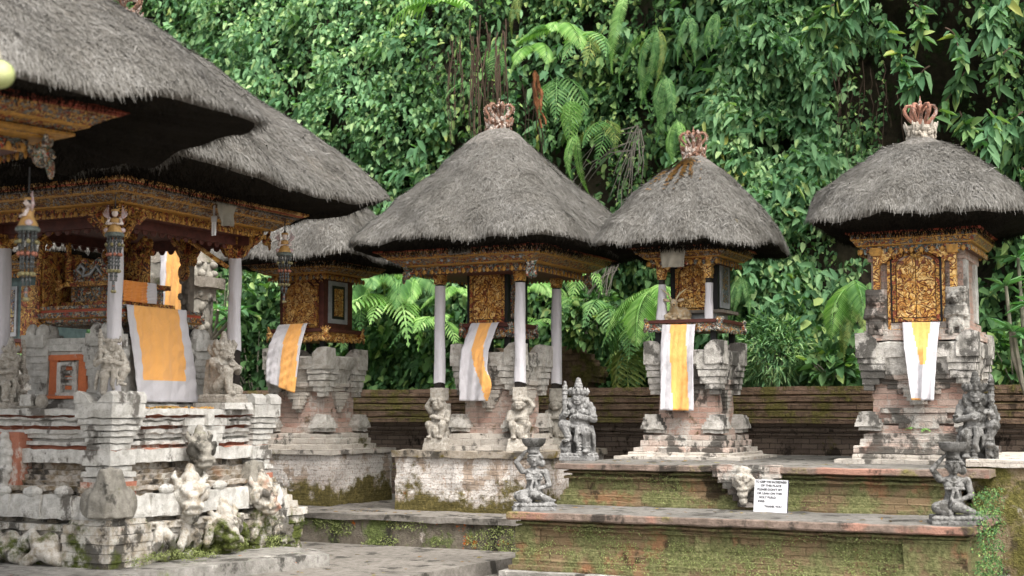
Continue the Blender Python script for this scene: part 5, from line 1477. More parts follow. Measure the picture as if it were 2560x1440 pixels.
def croucher(loc, rz, mat, label, s=1.0):
    """crowned giant sitting back on one leg, arms folded on the raised knee; local front is -y"""
    t = thing("crouching_guardian_statue", loc, label, "statue", None, rz)
    b = MB()
    b.box(-.17, .17, -.24, .24, 0, .05); b.box(-.15, .15, -.22, .22, .05, .09)
    for i in range(10): b.ball((-.155, -.2 + i * .045, .075), (.02, .024, .02), 0, 7, 5); b.ball((.155, -.2 + i * .045, .075), (.02, .024, .02), 0, 7, 5)
    b.box(-.11, .11, .13, .22, .08, .50, 0, .02)
    b.ball((0, .07, .2), (.14, .15, .13)); b.ball((0, .05, .36), (.125, .12, .16)); b.ball((0, .03, .46), (.15, .10, .09))
    b.limb((.08, .05, .17), (.10, -.13, .14), .085, .07); b.limb((.10, -.13, .13), (.09, .08, .12), .06, .05)      # folded leg
    b.limb((-.06, .02, .2), (-.07, -.15, .36), .085, .066); b.limb((-.07, -.15, .355), (-.06, -.16, .15), .06, .045); b.ball((-.06, -.2, .11), (.045, .07, .03))
    b.limb((-.14, .03, .47), (-.13, -.10, .38), .056, .05); b.limb((-.13, -.10, .38), (.02, -.19, .41), .05, .038); hand(b, (.02, -.19, .41), (.9, -.1, .1), (0, -.5, .8), 1.5)
    b.limb((.14, .03, .47), (.15, -.08, .37), .056, .05); b.limb((.15, -.08, .37), (.0, -.19, .43), .05, .038); hand(b, (.0, -.19, .43), (-.9, -.1, .1), (0, -.5, .8), 1.5)
    H = (0, -.04, .58); r = .098
    b.ball(H, (r * .98, r, r * 1.05), 0, 12, 9); face(b, H, r, 1, True)
    b.ball((0, .04, .56), (.12, .10, .12))
    for i in range(9):
        a = -2.0 + i * .5
        b.tube([(.10 * math.sin(a), -.03 - .06 * math.cos(a), .62), (.135 * math.sin(a), -.02 - .09 * math.cos(a), .68), (.125 * math.sin(a), -.01 - .08 * math.cos(a), .735)], [.04, .034, .008], 6)
    for i in range(7):
        a = i * .9
        b.tube([(.10 * math.cos(a), .04 + .08 * math.sin(a), .56), (.14 * math.cos(a), .06 + .10 * math.sin(a), .62), (.13 * math.cos(a), .07 + .10 * math.sin(a), .68)], [.04, .034, .01], 6)
    b.lathe([(.10, .64), (.105, .66), (.085, .70), (.055, .73), (.04, .74), (.045, .76), (.034, .77), (.038, .79), (.03, .80), (.03, .815), (.015, .83)], (0, 0, 0), 14)
    b.v = [tuple(Vector(p) * s) for p in b.v]
    fuse(b, "figure", mat, t, .0075 * s, 1, .002, 60)
    return t

p = at(1347, 1265, 13.72); woman_statue((p.x, 13.60, .573), .52, M['grey'], M['grey2'], "lighter grey kneeling stone woman carrying a bowl, left end of the lower step")
p = at(2388, 1300, 13.6); woman_statue((p.x - .01, 13.62, .573), .34, M['grey2'], M['grey2'], "darker grey kneeling stone woman carrying a bowl, right end of the lower step")
p = at(1452, 1140, 15.55); guardian((p.x, 15.5, 1.03), .24, M['grey'], "grey crowned guardian statue with a club standing alone left of the deer shrine", .98, group="grey crowned guardians on the upper step")
p = at(2436, 1160, 15.2); guardian((p.x, 15.42, 1.03), .10, M['grey2'], "dark crowned guardian statue leaning close to the right hand brick shrine", 1.0, group="grey crowned guardians on the upper step", club=1, raised=1)
for (px, y, a, rz, lab) in ((1098, 16.0, -1, .05, "pale carved bearer with a hand raised to its head under the left white post"),
                            (1300, 16.0, 1, .42, "pale carved bearer under the middle white post, behind the stone bowl"),
                            (1396, 17.1, 1, .35, "brownish carved bearer under the rear right white post, beside the grey guardian")):
    x = MX - .575 if px == 1098 else MX + .575
    post_bearer((x, y if px != 1396 else 17.1, 1.115), rz, M['figure'] if px != 1396 else M['antefix'], lab, .745, a)
# pale figures on the pavilion platform
guardian((x1 - .17, y0 + .15, 1.69), .95, M['figure'], "pale stone guardian with a carved club on the near corner block of the pavilion platform", .74, "guardian_statue", None, -1, 1, False, base=False)
p = at(18, 1000, 10.75); guardian((p.x + .02, 10.75, 1.63), 1.25, M['figure'], "weathered pale guardian statue cut by the left edge of the picture", .74, "guardian_statue", None, 1, 1, True)
bk = MB(); bk.box(-.21, .21, -.16, .16, 0, .07, 0, .01)
p = at(606, 1000, 12.35)
cr = croucher((x1 - .20, 12.42, 1.70), 1.42, M['figure'], "pale crowned giant crouching with folded arms at the far corner of the pavilion platform", .93)
bk.v = [tuple(Vector((x1 - .20, 12.42, 1.63)) + Matrix.Rotation(1.42, 3, 'Z') @ Vector((a * 1.0, b_ * 1.6, c))) for a, b_, c in bk.v]
bo = bk.build("stone_plinth", M['pale'], pv, rough=(.1, .004))
# ------------------------------------------------------------------ cloths, charms, sign and small things
def banner(name, label, p0, p1, drop, nrm, stripe, mats=(None, None), shear=(0, 0, 0), narrow=0.0, wave=.026, group="yellow and white ceremonial banners", flap=None, nu=28, nv=40, band=None, seed=0, top=.05, extra=None, push=0.0):
    """hanging cloth from p0 to p1; stripe(v) -> (a, b) is the coloured part across the width"""
    p0, p1 = Vector(p0), Vector(p1); nrm = Vector(nrm).normalized(); sh = Vector(shear)
    v, f, m = [], [], []
    rg = random.Random(seed); ph = [rg.uniform(0, 6) for _ in range(4)]
    for j in range(nv + 1):
        w_ = j / nv
        for i in range(nu + 1):
            u = i / nu
            uu = .5 + (u - .5) * (1 - narrow * w_)
            P = p0.lerp(p1, uu) + Vector((0, 0, -drop * w_)) + sh * w_
            d = wave * w_ ** .6 * (math.sin(u * 7 + ph[0] + w_ * 2) + .6 * math.sin(u * 13 + w_ * 5 + ph[1])) + wave * .6 * math.sin(w_ * 6 + ph[2])
            d += .007 * math.sin(u * 31 + w_ * 23 + ph[3]) * math.sin(w_ * 17 - u * 9) + .0035 * math.sin(w_ * 40 + u * 12) + .012 * max(0, w_ - .1) * math.sin(u * 19 + ph[2] + 2 * w_)
            P = P + nrm * (d + .012 + .015 * w_ + push * min(1.0, w_ / .36) ** .8)
            if extra: P = P + extra(u, w_)
            v.append(P)
    # folded over the top edge
    for i in range(nu + 1):
        P = p0.lerp(p1, i / nu) - nrm * top + Vector((0, 0, .006)); v.append(P)
    k = nu + 1
    for j in range(nv):
        for i in range(nu):
            f.append((j * k + i, (j + 1) * k + i, (j + 1) * k + i + 1, j * k + i + 1))
            a, b = stripe(j / nv); u = (i + .5) / nu
            m.append(1 if a < u < b and (band is None or j / nv < band) else 0)
    for i in range(nu):
        o = (nv + 1) * k
        f.append((o + i, i, i + 1, o + i + 1)); a, b = stripe(0); m.append(1 if a < (i + .5) / nu < b else 0)
    mb = MB(); mb.v, mb.f, mb.m = [tuple(q) for q in v], f, m
    o = mb.build(name, [mats[0] or M['white_cloth'], mats[1] or M['yellow_cloth']], None, smooth=3)
    sd_ = o.modifiers.new("thickness", 'SOLIDIFY'); sd_.thickness = .005
    return tag(o, label, "banner", group)

Yf = MY - .385
p0, p1 = at(1178, 808, Yf), at(1246, 806, Yf)
banner("cloth_banner", "long white banner with a yellow stripe twisted to the right, on the largest shrine", p0, p1, 1.0, (0, -1, 0),
       lambda v: (.32 + .02 * v if v < .35 else .33 + .62 * ((v - .35) / .65) ** 1.1, .74 + .05 * v if v < .3 else min(1.01, .76 + .6 * (v - .3))), shear=(-.05, 0, 0), seed=1, push=.20,
       extra=lambda u, w: Vector((.07, -.03, 0)) * (max(0, u - .55) / .45) * max(0, math.sin(min(1, max(0, (w - .62) / .36)) * PI)))
Yf = SY - .50
p0, p1 = at(1657, 812, Yf), at(1739, 811, Yf)
banner("cloth_banner", "straight white banner with a broad yellow middle stripe below the deer figure", p0, p1, 1.05, (0, -1, 0), lambda v: (.26 + .10 * v, .74 + .12 * v), wave=.022, seed=2, push=.07)
Yf = RY - .565
p0, p1 = at(2257, 806, Yf), at(2351, 805, Yf)
banner("cloth_banner", "white banner narrowing to a folded end below the gilded door of the brick shrine", p0, p1, .87, (0, -1, 0),
       lambda v: (.24 + .42 * v, .76 - .2 * v) if v < .55 else ((.62, .62) if v < .97 else (.0, .45)), narrow=.46, shear=(.03, 0, 0), seed=3, push=.13,
       extra=lambda u, w: Vector((0, -.03 - .05 * w, 0)) * (1 if u < .62 else 0) * min(1, w * 3))
Yf = LY - .50
p0, p1 = at(700, 812, Yf), at(770, 808, Yf)
banner("cloth_banner", "slanting white and yellow banner on the shrine half hidden by the pavilion", p0, p1, .95, (0, -1, 0), lambda v: (.38 + .10 * v, .86 + .16 * v), shear=(-.12, -.02, 0), wave=.012, seed=4, push=.09,
       extra=lambda u, w: Vector((-.06, 0, .0)) * (1 - u) * math.sin(min(1, w) * PI) + Vector((0, 0, .16)) * (1 - u) * w)
# big altar cloth on the pavilion
Xf = -10.04
def atx(px, py, X):
    r = _D + _R * ((px - 1280) / F_PX) + _U * ((720 - py) / F_PX)
    return Vector((0, 0, EYE)) + r * (X / r.x)
p0, p1 = atx(316, 757, Xf), atx(466, 765, Xf)
zt_ = p0.z; p1.z = p0.z = 2.705
banner("altar_cloth", "large orange cloth with white borders draped over the pavilion altar", (Xf, p0.y, 2.705), (Xf, p1.y, 2.705), 1.0, (1, 0, 0), lambda v: (.10, .86 - .02 * v), mats=(M['white_cloth'], M['yellow_cloth']),
       shear=(.06, .13, 0), band=.76, wave=.016, seed=5, group=None, nu=36, top=.3)
banner("altar_cloth", "small deep orange cloth with white end lying behind the large altar cloth", (-10.20, 11.45, 2.975), (-10.20, 11.98, 2.975), .22, (1, 0, 0), lambda v: (-.1, .70), mats=(M['white_cloth'], M['orange_cloth']), wave=.006, seed=6, group=None, top=.4)
Yf = TY - .45
p0, p1 = at(404, 590, Yf), at(484, 590, Yf)
p0.z = p1.z = 4.05
banner("cloth_banner", "tall yellow banner with white edges hanging on the stone tower behind the pavilion", p0, p1, 1.75, (0, -1, 0), lambda v: (.18, .86), seed=7, wave=.01)

def rag(name, label, p0, p1, drop, nrm, seed=0, narrow=.3, mat=None):
    o = banner(name, label, p0, p1, drop, nrm, lambda v: (2, 3), (mat or M['rag'], M['rag']), narrow=narrow, wave=.02, group=None, nu=14, nv=12, seed=seed)
    o['category'] = "cloth"; return o
a, b = atx(540, 505, -9.16), atx(585, 512, -9.16); rag("old_rag", "creased old grey rag hung on the pavilion cornice", a, (a.x, a.y + .32, a.z - .0), .24, (1, 0, .2), 3, .35)
Yf = SY - .67
rag("old_rag", "stained white rag hung under the eave of the deer shrine", at(1650, 615, Yf), at(1715, 612, Yf), .27, (0, -1, 0), 5, .15)
Yf = MY - 1.22
rag("old_rag", "short grey cloth strip tucked under the eave of the largest shrine", at(1122, 617, Yf), at(1180, 613, Yf), .10, (0, -1, 0), 8, .1, M['greywood'])

# tube lamp under the pavilion cornice
lp = atx(535, 548, -9.30)
t = thing("tube_lamp", (lp.x, lp.y, lp.z - .17), "small white fluorescent tube lamp hanging under the pavilion cornice", "lamp")
b = MB(); b.lathe([(.028, .14), (.032, .145), (.032, .20), (.012, .21), (.012, .33)], (0, 0, 0), 12); b.build("lamp_socket", M['sign_white'], t, True)
b = MB()
for q in (-1, 1): b.tube([(q * .016, 0, .15), (q * .016, 0, .02), (q * .012, 0, .0)], .013, 8)
b.build("tube", M['lamp_glass'], t, True, smooth=.8)

# hanging coin charms with winged dolls
def charm(loc, label, h, s=1.0, rz=0.0, cord=.1):
    t = thing("hanging_charm", loc, label, "charm", "hanging coin charms with winged dolls", rz)
    d = MB(); d.tube([(0, 0, cord), (0, 0, -.02)], .006, 5); d.build("cord", M['doll_hair'], t, True)
    d = MB(); d.lathe([(.075, -.26), (.082, -.25), (.07, -.21), (.048, -.17), (.04, -.14), (.05, -.105), (.02, -.09)], (0, 0, 0), 14); body = d.build("doll_dress", M['doll_orange'], t, True, smooth=.7)
    d = MB(); d.lathe([(.078, -.262), (.088, -.27), (.092, -.25), (.078, -.232)], (0, 0, 0), 16); d.build("doll_hem", M['doll_green'], t, True)
    d = MB(); d.ball((0, -.004, -.05), (.030, .030, .036), 0, 12, 9); d.ball((0, -.034, -.055), (.006, .008, .008), 0, 6, 4)
    for q in (-1, 1):
        d.limb((q * .045, -.01, -.105), (q * .07, -.03, -.15), .016, .013); d.limb((q * .07, -.03, -.15), (q * .03, -.055, -.155), .013, .009)
        for k in range(4): d.tube([(q * .03 - q * .006 * k, -.055, -.155), (q * .018 - q * .006 * k, -.062, -.148)], .0035, 4)
    d.build("doll_face", M['face'], t, True, smooth=3)
    d = MB(); d.ball((0, .008, -.038), (.035, .034, .034)); d.lathe([(.034, -.03), (.036, -.02), (.026, -.01), (.014, .0), (.008, .02)], (0, 0, 0), 10); d.build("doll_hair", M['doll_hair'], t, True, smooth=3)
    d = MB(); d.lathe([(.037, -.032), (.040, -.022), (.034, -.012)], (0, 0, 0), 12); d.build("headdress", M['doll_orange'], t, True)
    for q in (-1, 1):
        d = MB()
        for k in range(5):
            a = .12 + k * .12
            d.tube([(q * .035, .02, -.12), (q * (.06 + .02 * k * .5), .025, -.07), (q * (.065 + .012 * k), .02, .03 - .018 * k)], [.010, .013, .004], 5, flat=.5)
        d.ball((q * .07, .0, -.21), (.03, .03, .025))
        d.build("wing", M['doll_pink'], t, True, smooth=3)
    st = MB(); rg = random.Random(int(h * 1000)); 
    bl = h - .27
    tiers = [(.0, .30, .062, 12), (.30, .62, .048, 10), (.62, .80, .03, 6)]
    for a, b_, r, n in tiers:
        for i in range(n):
            t_ = 2 * PI * i / n
            x, y = r * math.cos(t_), r * math.sin(t_)
            z0, z1 = -.265 - bl * a, -.265 - bl * b_
            st.tube([(x, y, z0), (x * .95, y * .95, z1)], .0045, 4)
            for k in range(int((z0 - z1) / .034)): st.ball((x, y, z0 - .012 - k * .034), (.010, .010, .013), 0, 6, 4)
    st.tube([(0, 0, -.265 - bl * .78), (0, 0, -.265 - bl)], .005, 4)
    for k in range(5): st.lathe([(.006, -.016), (.016, 0), (.006, .016)], (0, 0, -.28 - bl * (.8 + .035 * k)), 8)
    st.build("coin_strands", M['bead_grey'], t, True, smooth=3)
    rd = MB(); ye = MB()
    for zz, r, n, mb in ((.16, .078, 7, ye), (.33, .062, 9, rd), (.62, .052, 10, ye)):
        for i in range(n):
            t_ = 2 * PI * i / n
            mb.ball((r * math.cos(t_), r * math.sin(t_), -.265 - bl * zz), .017, 0, 8, 6)
    for k in range(4): ye.ball((.014 * math.cos(k * 2), .014 * math.sin(k * 2), -.265 - bl * .98), .016, 0, 7, 5)
    rd.ball((0, 0, -.265 - bl * .88), .014, 0, 7, 5)
    rd.build("red_beads", M['bead_red'], t, True, smooth=3)["kind"] = "stuff"; ye.build("yellow_beads", M['bead_yellow'], t, True, smooth=3)["kind"] = "stuff"
    t.scale = (s, s, s)
    return t
def atd(px, py, d):
    return Vector((0, 0, EYE)) + (_D + _R * ((px - 1280) / F_PX) + _U * ((720 - py) / F_PX)) * d
charm(atd(288, 520, 13.3), "winged doll charm with coin strands before the nearest white post", .80, 1.0, .65, .12)
charm(atd(712, 580, 15.95), "winged doll charm at the far pavilion corner, beside the half hidden gilded cabinet", .80, 1.0, .65, .12)
charm(atd(72, 490, 10.75), "large blurred coin charm with orange beads left of the pavilion posts", .80, 1.0, -.7, .22)

# notice board
sx_ = at(1926, 1281, 14.36)
sg = thing("notice_board", (sx_.x, 14.34, .576), "white hand lettered notice propped against the upper step", "sign", None, .0)
sg.rotation_euler = (math.radians(-9), math.radians(.6), -.05)
b = MB(); b.box(-.178, .178, 0, .014, 0, .332); b.build("board", M['sign_white'], sg, True, bevel=.002)
b = MB(); b.box(.1785, .184, .001, .016, 0.0, .331); b.build("edge", M['sign_edge'], sg, True)
lines = [("TO KEEP THE SACREDNESS", 0, .300, .0315), ("OF THIS PLACE", .0, .262, .032), ("PLEASE DON'T SIT", -.012, .222, .032), ("OR LEAN ON THIS", -.012, .182, .031), ("HOLY BUILD-", -.03, .142, .031), ("INGS.", -.095, .102, .031), ("THANK YOU", .03, .05, .031)]
for i, (tx, x, z, s) in enumerate(lines):
    cu = bpy.data.curves.new("lettering", 'FONT'); cu.body = tx; cu.size = s; cu.align_x = 'CENTER' if i not in (5,) else 'CENTER'; cu.extrude = .0006; cu.space_character = 1.02; cu.offset = .0013
    tmp = bpy.data.objects.new("tmp", cu); COL.objects.link(tmp)
    dg = bpy.context.evaluated_depsgraph_get()
    me = bpy.data.meshes.new_from_object(tmp.evaluated_get(dg)); bpy.data.objects.remove(tmp)
    k = min(1.0, .33 / max(.01, max(v.co.x for v in me.vertices) - min(v.co.x for v in me.vertices)))
    me.transform(Matrix.Translation((x, -.0012, z)) @ Matrix.Rotation(PI / 2, 4, 'X') @ Matrix.Diagonal((k, 1, 1, 1)))
    me.materials.clear(); me.materials.append(M['ink'])
    o = bpy.data.objects.new("lettering", me); COL.objects.link(o); o.parent = sg

# lying deer figure on the cabinet ledge
dp = (SX - .15, SY - .33, 2.735)
de = thing("deer_figure", dp, "small tan deer figure with pale antlers lying before the gilded door", "figure", None, .38)
b = MB()
b.ball((.08, .05, .085), (.12, .13, .085)); b.ball((.0, -.02, .09), (.085, .09, .085)); b.ball((.15, .06, .06), (.06, .09, .06))
b.limb((-.01, -.05, .11), (-.02, -.10, .19), .06, .046)
b.ball((-.02, -.11, .215), (.052, .055, .046)); b.limb((-.02, -.14, .205), (-.022, -.195, .18), .038, .029); b.ball((-.022, -.205, .172), (.027, .02, .018))
b.limb((-.07, -.03, .06), (-.12, -.10, .045), .04, .026); b.limb((-.12, -.10, .045), (-.06, -.14, .03), .024, .02); b.limb((.06, -.05, .05), (.04, -.14, .03), .034, .022)
b.box(-.13, .19, -.12, .14, 0, .02)
fuse(b, "body", M['deer'], de, .008, 1, .003, 50)
b = MB()
for q in (-1, 1):
    b.v = b.v; bb_ = [(q * .045 - .02, -.10, .235), (q * .085 - .02, -.105, .262), (q * .125 - .02, -.105, .25), (q * .09 - .02, -.108, .222)]
    n0 = len(b.v)
    b.ball((q * .087 - .02, -.10, .243), (.046, .012, .021), 0, 10, 6, Matrix.Rotation(-q * .3, 3, 'Y').to_quaternion())
b.build("ears", M['deer'], de, True, smooth=3)
b = MB()
for q in (-1, 1):
    b.tube([(q * .028 - .02, -.10, .25), (q * .055 - .02, -.10, .30), (q * .10 - .02, -.095, .345), (q * .155 - .02, -.09, .385)], [.011, .011, .010, .004], 7)
    b.tube([(q * .06 - .02, -.10, .305), (q * .075 - .02, -.115, .35)], [.007, .003], 6)
b.build("antlers", M['horn'], de, True, smooth=3)
b = MB(); b.ball((-.022, -.222, .178), (.014, .008, .009), 0, 8, 6)
for q in (-1, 1): b.ball((-.02 + q * .042, -.145, .222), .007, 0, 6, 5)
b.build("nose_and_eyes", M['blackwood'], de, True, smooth=3)

# offerings and stone cup on the pavilion platform
of = thing("offering_petals", (-9.62, 11.6, 1.63), "scattered palm leaf and orange petal offering on the pavilion platform edge", "offering")
b = MB(); rg = random.Random(6)
for i in range(70):
    x, y = rg.uniform(-.12, .12), rg.uniform(-.45, .55)
    a = rg.uniform(0, PI); l = rg.uniform(.01, .045)
    b.tube([(x, y, .006), (x + l * math.cos(a), y + l * math.sin(a), .012 + rg.uniform(0, .02))], [.008, .003], 4)
b.build("petals", plain("orange_petals", (.55, .2, .04), .7, .5, 60, .2, c2=(.45, .36, .10)), of, True)
b = MB()
for i in range(9): b.tube([(-.02, -.35 + .02 * i, .01), (.03, -.2 + .025 * i, .03), (.06, -.05 + .02 * i, .012)], [.008, .01, .003], 4, flat=.3)
b.build("palm_strips", M['offering'], of, True)
pp_ = at(68, 1020, 10.62)
cu_ = thing("stone_cup", (pp_.x, 10.66, 1.63), "square pale stone cup on a tray on the left of the pavilion platform", "cup")
b = MB(); b.box(-.075, .075, -.075, .075, .03, .145, 0, .004); b.build("cup", M['pale'], cu_, True, bevel=.006)
b = MB(); b.lathe([(.08, 0), (.12, .015), (.13, .03), (.10, .028)], (0, 0, 0), 18); b.build("tray", M['figure'], cu_, True)
b = MB(); b.ball((.13, .02, .07), (.05, .08, .08)); b.build("shell_back", M['figure'], cu_, True, smooth=3)

# green fruit at the left edge, close to the lens
fr_ = thing("green_fruit", atd(-2, 186, 7.6), "pale green blurred fruit hanging against the roof at the left edge", "fruit")
b = MB(); b.ball((0, 0, 0), (.08, .08, .075), 0, 20, 14); b.build("flesh", M['fruit'], fr_, True, smooth=3)
b = MB(); b.tube([(0, 0, .08), (-.005, 0, .11), (-.01, .0, .14)], [.012, .009, .006], 6); b.build("stalk", M['stem'], fr_, True)
# ------------------------------------------------------------------ vegetation
VR = np.random.default_rng(11)
def norm(a): return a / (np.linalg.norm(a, axis=-1, keepdims=True) + 1e-9)
def leaves(name, P, D, Nn, L, W, mat, parent=None, fold=.25, droop=.18):
    """pointed leaves: P base, D towards the tip, Nn upper side; folded along the rib and drooping"""
    D = norm(D); S = norm(np.cross(D, Nn)); U = norm(np.cross(S, D))
    L = np.asarray(L).reshape(-1, 1); W = np.asarray(W).reshape(-1, 1)
    f = fold * W; dr = np.array([0, 0, -1.0]) * droop * L
    a1 = P + D * L * .28; a2 = P + D * L * .68 + dr * .45
    V = np.stack([P, a1 - S * W * .46 + U * f, a2 - S * W * .36 + U * f * .8, P + D * L + dr, a2 + S * W * .36 + U * f * .8, a1 + S * W * .46 + U * f], 1)
    N = len(P); o = np.arange(N)[:, None] * 6
    F = np.concatenate([o + np.array([0, 3, 2, 1]), o + np.array([0, 5, 4, 3])])
    return np_mesh(name, V.reshape(-1, 3), F, mat, parent)

def cliff_pts(n, xr, zr, dens=None, seed=0, off=(0, .5)):
    rg = random.Random(seed); out = []
    while len(out) < n:
        x, z = rg.uniform(*xr), rg.uniform(*zr)
        if dens and rg.random() > dens(x, z): continue
        out.append((x, cliff_y(x, z) - rg.uniform(*off), z))
    return np.array(out)

def creeper(name, n, xr, zr, mat, L, W, dens=None, seed=0, per=9, spread=.16, out=(.0, .5), clump=.55, down=.6, label=None):
    """shoots that hang off the cliff, each with a spray of leaves"""
    C = cliff_pts(n, xr, zr, dens, seed, out)
    cl = np.array([mnoise.noise(Vector((x * 1.05, z * 1.05, seed * 3.3))) + .5 * mnoise.noise(Vector((x * 2.6, z * 2.6, seed * 1.3))) for x, y, z in C])
    C[:, 1] -= np.clip(cl + .15, -.3, 1) * clump
    rng = np.random.default_rng(seed + 50)
    P = np.repeat(C, per, 0); N = len(P)
    sh = rng.normal(0, 1, (n, 3)) * [.5, .35, .55] + [0, -.35, -.35]
    sh = norm(sh); s = np.tile(np.linspace(-1, 1, per), n)[:, None]
    P = P + np.repeat(sh, per, 0) * s * spread + rng.normal(0, 1, (N, 3)) * spread * .35
    D = rng.normal(0, .55, (N, 3)) + [0, -.45, -down] + np.repeat(sh, per, 0) * .3
    Nn = rng.normal(0, .45, (N, 3)) + [0.1, -.55, .75]
    l = L * rng.uniform(.6, 1.35, N)
    o = leaves(name, P, D, Nn, l, l * W / L * rng.uniform(.85, 1.15, N), mat)
    tag(o, kind='stuff')
    if label: o['label'] = label
    return o

def gap(x, z, s, f=.9, t=0.0):
    return 1.0 if mnoise.noise(Vector((x * f, z * f, s))) > t else .12

# bright small leaved creeper, upper left
def d_left(x, z):
    e = -11.6 - .35 * (z - 3)
    k = 1.0 if x < e else max(0, 1 - (x - e) / 1.6)
    return k * gap(x, z, 3.1, 1.2, -.38)
creeper("creeper_foliage", 7600, (-24, -9.2), (2.2, 10.8), M['leaf_bright'], .112, .07, d_left, 1, 9, .17, (.0, .55), .7, .55, "dense bright small leaved creeper covering the upper left of the cliff")
creeper("creeper_foliage", 1500, (-24, -9.5), (.5, 10.8), M['leaf_dark'], .13, .08, None, 2, 9, .2, (-.15, .2), .3, .7, "shade coloured creeper leaves deep in the cliff on the left")
# darker mixed vines in the middle
def d_mid(x, z):
    b = gap(x, z, 7.7, .85, .17)
    if z < 4.2: b = max(b, .55)
    for hx_, hz_, hr in ((-8.9, 5.6, .55), (-10.4, 6.2, .6), (-7.7, 4.4, .5), (-9.7, 7.6, .4), (-11.3, 5.0, .45)):
        b *= 1 - .85 * math.exp(-(((x - hx_) / hr) ** 2 + ((z - hz_) / (hr * 1.7)) ** 2))
    return b
creeper("vine_foliage", 2700, (-13.2, -6.6), (1.0, 10.2), M['leaf_mid'], .135, .085, d_mid, 3, 8, .2, (.0, .5), .55, .75, "mid green vines hanging in loose swags between the ferns")
def d_dark(x, z):
    return .12 if (abs(x + 3.9) < 1.0 and 2.8 < z < 7.2) else gap(x, z, 5.5, .7, -.1)
creeper("vine_foliage", 1300, (-13.5, -1.0), (.4, 10.2), M['leaf_dark'], .12, .075, d_dark, 4, 8, .22, (-.15, .2), .3, .8, "shade coloured leaves deep in the cliff in the middle and on the right")
# leafy column right of the middle
def d_col(x, z):
    w_ = 1.05 + .12 * math.sin(z * 1.7); c = -6.05 + .10 * (z - 5) * (1 if z > 5 else .6)
    return math.exp(-((x - c) / w_) ** 4) * gap(x, z, 11.0, 1.1, -.3)
creeper("climber_foliage", 2600, (-7.9, -4.2), (2.0, 9.6), M['leaf_bright'], .13, .075, d_col, 5, 9, .16, (.1, .7), .6, .6, "bright climber growing in a tall column right of the ferns")
creeper("climber_foliage", 420, (-7.6, -4.6), (2.6, 9.0), M['leaf_long'], .24, .085, d_col, 6, 7, .16, (.45, .95), .6, .5, "pale long leaved climber sprays on the tall column")
# bottom band behind the wall
creeper("undergrowth", 1500, (-20, -6.8), (.8, 3.0), M['leaf_mid'], .15, .095, lambda x, z: gap(x, z, 2.2, 1.0, -.2), 7, 8, .2, (.1, 1.0), .5, .5, "leafy undergrowth along the foot of the cliff")
creeper("undergrowth", 900, (-5.6, .5), (1.2, 3.6), M['leaf_mid'], .17, .11, lambda x, z: gap(x, z, 4.4, .8, .0), 8, 7, .2, (.1, 1.0), .5, .6, "large leaved undergrowth beside and behind the brick shrine")
# far right curtain
creeper("climber_foliage", 700, (-2.9, 2.5), (2.0, 9.5), M['leaf_mid'], .2, .095, lambda x, z: gap(x, z, 8.8, .9, .0), 9, 7, .2, (.1, .8), .5, .85, "large leaved climber hanging at the top right")

creeper("climber_foliage", 300, (-19, -7), (2.6, 9.8), M['leaf_long'], .2, .10, lambda x, z: gap(x, z, 6.6, .9, .1), 12, 7, .17, (.3, .8), .6, .6, "pale larger leaves scattered over the creeper")
# trailing strands of small leaves over the middle of the cliff
rgt = random.Random(40); TP = []
for i in range(260):
    x = rgt.uniform(-12.6, -1.5); z = rgt.uniform(3.5, 9.8); y = cliff_y(x, z) - rgt.uniform(.2, .8); L = rgt.uniform(.6, 2.0)
    if abs(x + 3.9) < .9 and rgt.random() < .6: continue
    for k in range(int(L * 30)): TP.append((x + .05 * math.sin(k * .5 + i) + rgt.uniform(-.035, .035), y - .03 * math.sin(k * .3), z - L * k / (L * 30)))
TP = np.array(TP); nT = len(TP); rt = np.random.default_rng(41); lt = .075 * rt.uniform(.6, 1.4, nT)
tag(leaves("trailing_vines", TP, rt.normal(0, .6, (nT, 3)) + [0, -.4, -.6], rt.normal(0, .4, (nT, 3)) + [0, -.6, .6], lt, lt * .78, M['leaf_mid']), "thin strands of small leaves trailing down the middle of the cliff", None, None, 'stuff')

# long leaved branches hanging over the hollow on the right
def branch(P, D, L, nl, ll, lw, mat, label, seed, group="leafy branches hanging over the dark hollow"):
    rg = np.random.default_rng(seed)
    t = thing("hanging_branch", P, label, "branch", group)
    P = np.array(P); D = np.array(D)
    s = np.linspace(0, 1, 14)[:, None]
    pts = P + D * s * L + np.array([0, 0, -1.0]) * L * .35 * s ** 2 + np.array([.12, .05, 0]) * np.sin(s * 5 + seed) * L * .3
    b = MB(); b.tube([tuple(p) for p in pts], list(np.linspace(.014, .004, 14)), 5); b.build("stem", M['root'], t)
    u = rg.uniform(.12, 1, nl); base = np.stack([np.interp(u, s[:, 0], pts[:, i]) for i in range(3)], 1)
    dr = rg.normal(0, .6, (nl, 3)) + [0, -.25, -.55] + D * .5
    nn = rg.normal(0, .4, (nl, 3)) + [0, -.5, .8]
    l = ll * rg.uniform(.65, 1.25, nl)
    leaves("leaves", base, dr, nn, l, l * lw / ll, mat, t)
    return t
rgb = random.Random(5)
blist = [((2290, 60), .9), ((2360, 120), 1.0), ((2450, 60), 1.0), ((2520, 170), 1.0), ((2250, 170), .7), ((2330, 215), .8), ((2420, 230), 1.1), ((2480, 330), .9), ((2550, 330), 1.0), ((2395, 330), .7), ((2540, 40), 1.0), ((2180, 30), .8), ((2090, 60), .8), ((2200, 95), .6), ((2440, 430), .7), ((2550, 470), .8)]
wh = ["near the top edge of the picture", "left of the crown of the brick shrine", "right of the crown of the brick shrine", "at the right edge of the picture"]
